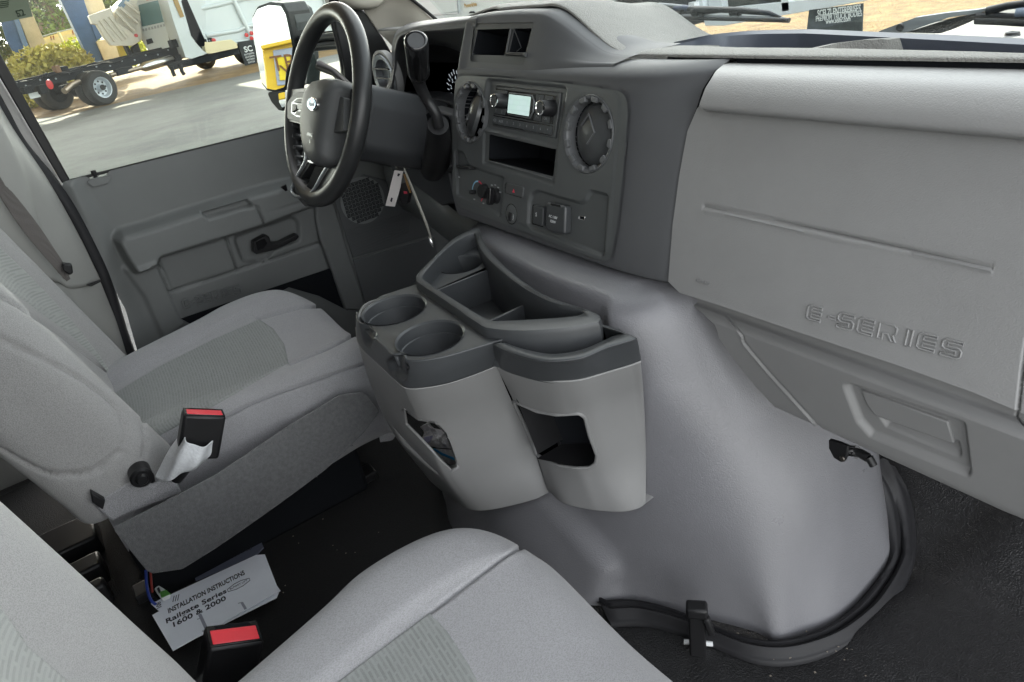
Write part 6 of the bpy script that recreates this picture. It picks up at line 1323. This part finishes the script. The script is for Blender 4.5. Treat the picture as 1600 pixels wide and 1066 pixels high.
# ------------------------------------------------------------------ plants, fence and house beyond
def leafcloud(name, centres, n, size, m, par, kind=None):
    v = []; f = []
    for _ in range(n):
        c, r = centres[rng.integers(len(centres))]; p = rng.standard_normal(3); p /= np.linalg.norm(p); p = A(c)+p*A(r)*rng.uniform(.55, 1.0)
        a = rng.standard_normal(3); a /= np.linalg.norm(a); b_ = np.cross(a, rng.standard_normal(3)); b_ /= np.linalg.norm(b_); s_ = size*rng.uniform(.5, 1.3)
        k = len(v); v += [p-a*s_, p+b_*s_*.5, p+a*s_, p-b_*s_*.5]; f.append([k, k+1, k+2, k+3])
    return mk(name, v, f, m, par, False, kind=kind)
LF1 = mat('olive_leaf', (.13, .16, .035), .7, var=.5, vscale=3); LF2 = mat('yellow_green_leaf', (.50, .45, .12), .7, var=.6, vscale=2); LF3 = mat('dark_leaf', (.07, .085, .03), .7, var=.5, vscale=1); BRK = mat('bark', (.22, .15, .10), .9, var=.3, vscale=4)
bush = root('bush', 'bushy yellow green shrub at the foot of the left column behind the truck tail', 'bush', V(70, 125, X=-25.5)*A((1, 1, 0)))
bx = lambda u, v, x: V(u, v, X=x)
leafcloud('foliage', [(bx(u, v, -25.5), (.7, r, r*.75)) for u, v, r in ((40, 120, .6), (62, 108, .8), (85, 112, .8), (105, 100, .7), (50, 100, .6), (30, 140, .6), (80, 90, .5), (118, 98, .5), (38, 158, .5), (62, 132, .7))], 5200, .085, LF2, bush)
tube('stem', [bx(70, 150, -25.5), bx(68, 110, -25.5)], .05, BRK, bush, 6)
b2_ = root('bush', 'small dark green shrub left of the blue column, cut by the door frame', 'bush', V(8, 95, X=-29)*A((1, 1, 0)))
leafcloud('foliage', [(bx(8, 64, -29), (.6, 1.0, .5)), (bx(-8, 68, -29), (.6, .9, .6))], 2500, .07, LF1, b2_)
gr_ = leafcloud('grass', [(bx(u, v, -29), (1, .8, .45)) for u, v in ((118, 92), (132, 88), (142, 92), (126, 80), (194, 78), (200, 82), (186, 84))], 5000, .08, mat('bright_grass', (.45, .48, .04), .8, var=.3, vscale=2), None, kind='stuff'); gr_['label'] = 'bright yellow green grass growing between the column and the fence'
def tree(label, u, v0, v1, x, r, m, n=7000, grp='trees beyond the street'):
    b_ = V(u, v0, X=x); t = root('tree', label, 'tree', (b_[0], b_[1], 0), grp); top = V(u, v1, X=x)
    tk = [A((b_[0], b_[1], 0)), A((b_[0], b_[1]+.2, (top[2])*.4)), A((b_[0]+.2, b_[1]-.3, top[2]*.8)), A((b_[0], b_[1], top[2]))]
    tube('trunk', tk, [.32, .22, .15, .08], BRK, t, 10)
    for k in range(6): tube('limb', [tk[1]+A((0, 0, .3*k)), tk[2]+A((random.uniform(-2, 2), random.uniform(-3, 3), random.uniform(0, 2)))], [.12, .04], BRK, t, 7)
    leafcloud('crown', [(tk[3]+A((random.uniform(-1.5, 1.5), random.uniform(-r, r)*1.1, random.uniform(-r*.5, r*.7))), (r*.45, r*.45, r*.38)) for _ in range(16)], n, .16, m, t)
tree('tall olive brown tree with bare limbs behind the grey house roof', 98, 44, -26, -52, 2.6, LF3, 2600)
tree('tree showing between the blue column and the raised dump body', 172, 30, -18, -50, 3.0, LF1)
tree('tree at the far left behind the window sticker', 20, 50, -12, -60, 3.5, LF3)
tree('small tree left of the tallest tree, above the house roof', 62, 40, -34, -58, 2.2, LF1, 1500)
hs = root('house', 'low house with dark brown pitched roof and white gable beyond the fence', 'house', V(70, 60, X=-64)*A((1, 1, 0)))
HPx = PX(-64)
prx('wall', HPx, [(48, 62), (50, 42), (110, 28), (116, 56), (60, 66)], -7, 0, mat('taupe_wall', (.20, .16, .14), .9), hs, 0)
prx('roof', HPx, [(46, 44), (66, 18), (84, 14), (120, 30), (100, 38), (60, 50)], -8, .4, mat('brown_shingle', (.10, .08, .075), .9, var=.2), hs, .02)
prx('white_gable', HPx, [(42, -10), (54, -10), (78, 22), (60, 26), (40, 6)], -8, .5, mat('white_gable', (.75, .75, .72), .7), hs, .02)
bw_ = root('roadside_wall', 'low yellow tan wall with dark openings along the far side of the street', 'wall', V(90, 70, X=-48)*A((1, 1, 0)))
BWp = PX(-48)
prx('wall_face', BWp, [(-20, 92), (60, 62), (110, 46), (134, 42), (136, 56), (70, 76), (-20, 104)], -.3, 0, mat('yellow_wall', (.60, .42, .16), .9, var=.1), bw_, 0)
for u, v in ((78, 60), (82, 59), (112, 51), (116, 50)): prx('wall_opening', BWp, [(u, v-3), (u+2, v-3.5), (u+3.5, v+3), (u+1.5, v+3.5)], 0, .02, mat('rust', (.25, .08, .03), .9) if 'rust' not in bpy.data.materials else bpy.data.materials['rust'], bw_, 0)
prx('kerb_band', BWp, [(-20, 104), (70, 76), (136, 58), (137, 62), (72, 82), (-20, 112)], -.2, .2, mat('pale_kerb', (.55, .5, .42), .9), bw_, 0)
fe = root('fence', 'thin chain link fence with pale posts behind the bush', 'fence', V(60, 110, X=-31)*A((1, 1, 0)))
for (a, b_) in (((91, 50), (121, 112)), ((3, 72), (26, 120)), ((186, 60), (198, 92))): tube('post', [V(*a, X=-31), V(*b_, X=-31)], .045, mat('post_paint', (.66, .6, .42), .6) if 'post_paint' not in bpy.data.materials else bpy.data.materials['post_paint'], fe, 8)
tube('top_rail', [V(-30, 84, X=-31), V(91, 50, X=-31), V(215, 22, X=-31)], .02, GRY, fe, 6)
wv = []; wf = []
pA, pB = V(-30, 84, X=-31), V(215, 30, X=-31)
for k in range(120):
    for sgn in (1, -1):
        y = pA[1]+(pB[1]-pA[1])*k/120; b0 = len(wv); zt_ = pA[2]+(pB[2]-pA[2])*k/120
        wv += [(-31, y, zt_), (-31, y+.006, zt_), (-31, y+sgn*1.2+.006, zt_-1.2), (-31, y+sgn*1.2, zt_-1.2)]; wf.append([b0, b0+1, b0+2, b0+3])
mk('chain_link', wv, wf, GRY, fe, False, kind='stuff')
# ------------------------------------------------------------------ seen through the windshield
Y1 = 7.0
P4 = PY(Y1)
ft = root('service_truck', 'pale white service truck body with tan script seen through the windshield', 'truck', V(760, 60, Y=Y1)*A((1, 1, 0)))
zq = crop(620, 0, 4.706)
prx('body_side', P4, [(560, -60), (1010, -80), (960, 2), (880, 10), (830, 16), (770, 30), (700, 60), (560, 90)], -.9 if 0 else -1.6, 0, WP_, ft, .02)
prx('locker_door', P4, [(666, -30), (712, -34), (717, 18), (672, 24)], 0, .03, WP_, ft, .01); prx('locker_door', P4, [(756, -30), (838, -34), (842, 8), (757, 20)], 0, .03, WP_, ft, .01)
tube('door_reveal', [V(*p, Y=Y1-.04) for p in ((712, -30), (716, 21), (674, 24))], .012, GRY, ft, 6)
text('Powerdrive', V(735, 8, Y=Y1-.02), V(748, 5, Y=Y1)-V(722, 9, Y=Y1), Uz, .085, mat('tan_script', (.45, .28, .08), .4), ft, .003, name='body_script', bold=.003)
prx('fuel_flap', P4, zq((525, 100), (540, 84), (560, 84), (570, 98)), 0, .02, DK, ft, 0)
prx('skirt', P4, [(838, 12), (930, 0), (1010, -10), (1010, 60), (760, 60), (800, 20)], -1.5, -.3, FRM, ft, .01)
prx('lower_rail', P4, zq((1040, 55), (1500, -8), (1560, -8), (1100, 66), (860, 66)), -.1, .03, WP_, ft, .005)
# second one : dark chassis with white frames, red lamp and mud flap
Y2 = 8.2; P5 = PY(Y2)
rt_ = root('flatbed_truck', 'dark flatbed truck rear with white frame beams, red lamp and lettered mud flap', 'truck', V(1150, 60, Y=Y2)*A((1, 1, 0)))
zu = crop(940, 0, 4.706)
prx('chassis_mass', P5, [(900, -60), (1260, -60), (1262, 12), (1190, 22), (1100, 36), (900, 40)], -1.6, -.25, mat('chassis_dark', (.05, .055, .05), .8, var=.4, vscale=6), rt_, .02)
for pts in (((126, -20), (165, -20), (175, 80), (132, 80)), ((690, -20), (740, -20), (748, 70), (698, 70)), ((1315, -20), (1375, -20), (1380, 80), (1325, 90))): prx('upright', P5, zu(*pts), -.12, 0, WP_, rt_, .006)
prx('upright', P5, zu((168, -20), (205, -20), (215, 80), (176, 80)), -.2, -.1, mat('tan_post', (.4, .34, .26), .7), rt_, .006)
prx('long_beam', P5, zu((740, 90), (1010, 50), (1320, 20), (1640, -20), (2060, -60), (2080, -20), (1640, 62), (1300, 120), (900, 190), (760, 190)), -.1, .0, WP_, rt_, .006)
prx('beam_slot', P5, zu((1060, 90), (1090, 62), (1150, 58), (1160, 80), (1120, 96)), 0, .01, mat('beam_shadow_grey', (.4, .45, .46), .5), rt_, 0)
prx('inner_panel', P5, zu((780, -10), (880, -14), (890, 60), (790, 64)), -.2, -.08, WP_, rt_, .006)
lathe('red_lamp', V(*zu((567, -8))[0], Y=Y2-.1), (0, -1, 0), [(.11, -.05), (.11, .02), (.09, .05), (0, .06)], ORG, rt_, 24)
prx('junction_box', P5, zu((460, 60), (520, 58), (520, 80), (456, 82)), 0, .1, YST, rt_, .004); prx('junction_box', P5, zu((620, 20), (680, 20), (684, 60), (625, 60)), 0, .1, WTX, rt_, .004)
flp = prx('mud_flap', PY(Y2-.2), zv((18, 75), (415, 25), (408, 240), (0, 240)), -.02, .0, mat('flap_worn', (.045, .055, .055), .75, var=.35, vscale=12), rt_, .003)
lx = V(*zv((372, 60))[0], Y=Y2-.2)-V(*zv((102, 96))[0], Y=Y2-.2)
WT2 = mat('flap_white_print', (.6, .64, .62), .6)
text('SCELZI ENTERPRISES', V(*zv((236, 84))[0], Y=Y2-.201), lx, Uz, .105, WT2, flp, .001, name='flap_lettering', sx=.56, bold=.002)
text('PREMIUM TRUCK BODIES', V(*zv((234, 122))[0], Y=Y2-.201), lx, Uz, .082, WT2, flp, .001, name='flap_lettering', sx=.62, bold=.001)
text('www.seinc.com', V(*zv((232, 150))[0], Y=Y2-.201), lx, Uz, .078, WT2, flp, .001, name='flap_lettering', sx=.62, bold=.001)
tube('flap_underline', [V(*zv((100, 112))[0], Y=Y2-.202), V(*zv((370, 78))[0], Y=Y2-.202)], .004, WT2, flp, 5)
# yellow rental truck standing behind the van, seen only in the door mirror
dv = nrm(MC-CP); rv = dv-2*(dv@MP.n)*MP.n
hit = MC+rv*8.5
def mref(u, v, D=8.5):
    p = MP.P(u, v); d = nrm(p-CP); r = d-2*(d@MP.n)*MP.n; return p+r*D
yt_ = mref(430, 74); 
yk = root('yellow_truck', 'yellow box truck reflected in the driver door mirror', 'truck', (yt_[0], yt_[1], 0))
YEL = mat('yellow_truck_paint', (.80, .50, .02), .4, coat=.3)
YP = PL(yt_, np.cross((0, 0, 1), -rv*A((1, 1, 0))), (0, 0, -1)); nn2 = nrm(-rv*A((1, 1, 0))); YP.n = nn2
def yx(u, v):
    p = MP.P(u, v); d = nrm(p-CP); r = d-2*(d@MP.n)*MP.n; t = ((YP.O-p)@YP.n)/(r@YP.n); q = p+r*t-YP.O; return (q@YP.ex, q@YP.ey)
prism('cab_body', YP, [yx(410, 73), yx(470, 60), yx(470, 150), yx(420, 160)], -3, 0, YEL, yk, .02)
prism('roof_lip', YP, [yx(408, 72), yx(470, 58), yx(470, 64), yx(410, 78)], 0, .15, YEL, yk, .01)
prism('grey_panel', YP, [yx(427, 79), yx(470, 72), yx(470, 130), yx(434, 134)], 0, .03, mat('panel_grey_blue', (.38, .42, .52), .5), yk, .01)
pn = prism('notice_board', YP, [yx(433, 90), yx(470, 86), yx(470, 123), yx(438, 126)], .03, .06, mat('notice_yellow', (.85, .62, .02), .5), yk, .01)
w0, w1_ = [YP.pt(*yx(*p), .07) for p in ((438, 99), (458, 96))]
text('TR', YP.pt(*yx(444, 99), .07), w1_-w0, Uz, .28, mat('brown_print', (.2, .08, .02), .5), pn, .002, name='board_lettering')
text('Y', YP.pt(*yx(449, 114), .07), w1_-w0, Uz, .28, bpy.data.materials['brown_print'], pn, .002, name='board_lettering')
# flatten anything deeper than thing > part > sub-part
def depth(o):
    n = 0
    while o.parent is not None: o = o.parent; n += 1
    return n
for o in list(COL.objects):
    if depth(o) > 2:
        p = o.parent
        while depth(p) > 1: p = p.parent
        o.parent = p
for o in list(COL.objects):
    if '_w' in o: del o['_w']
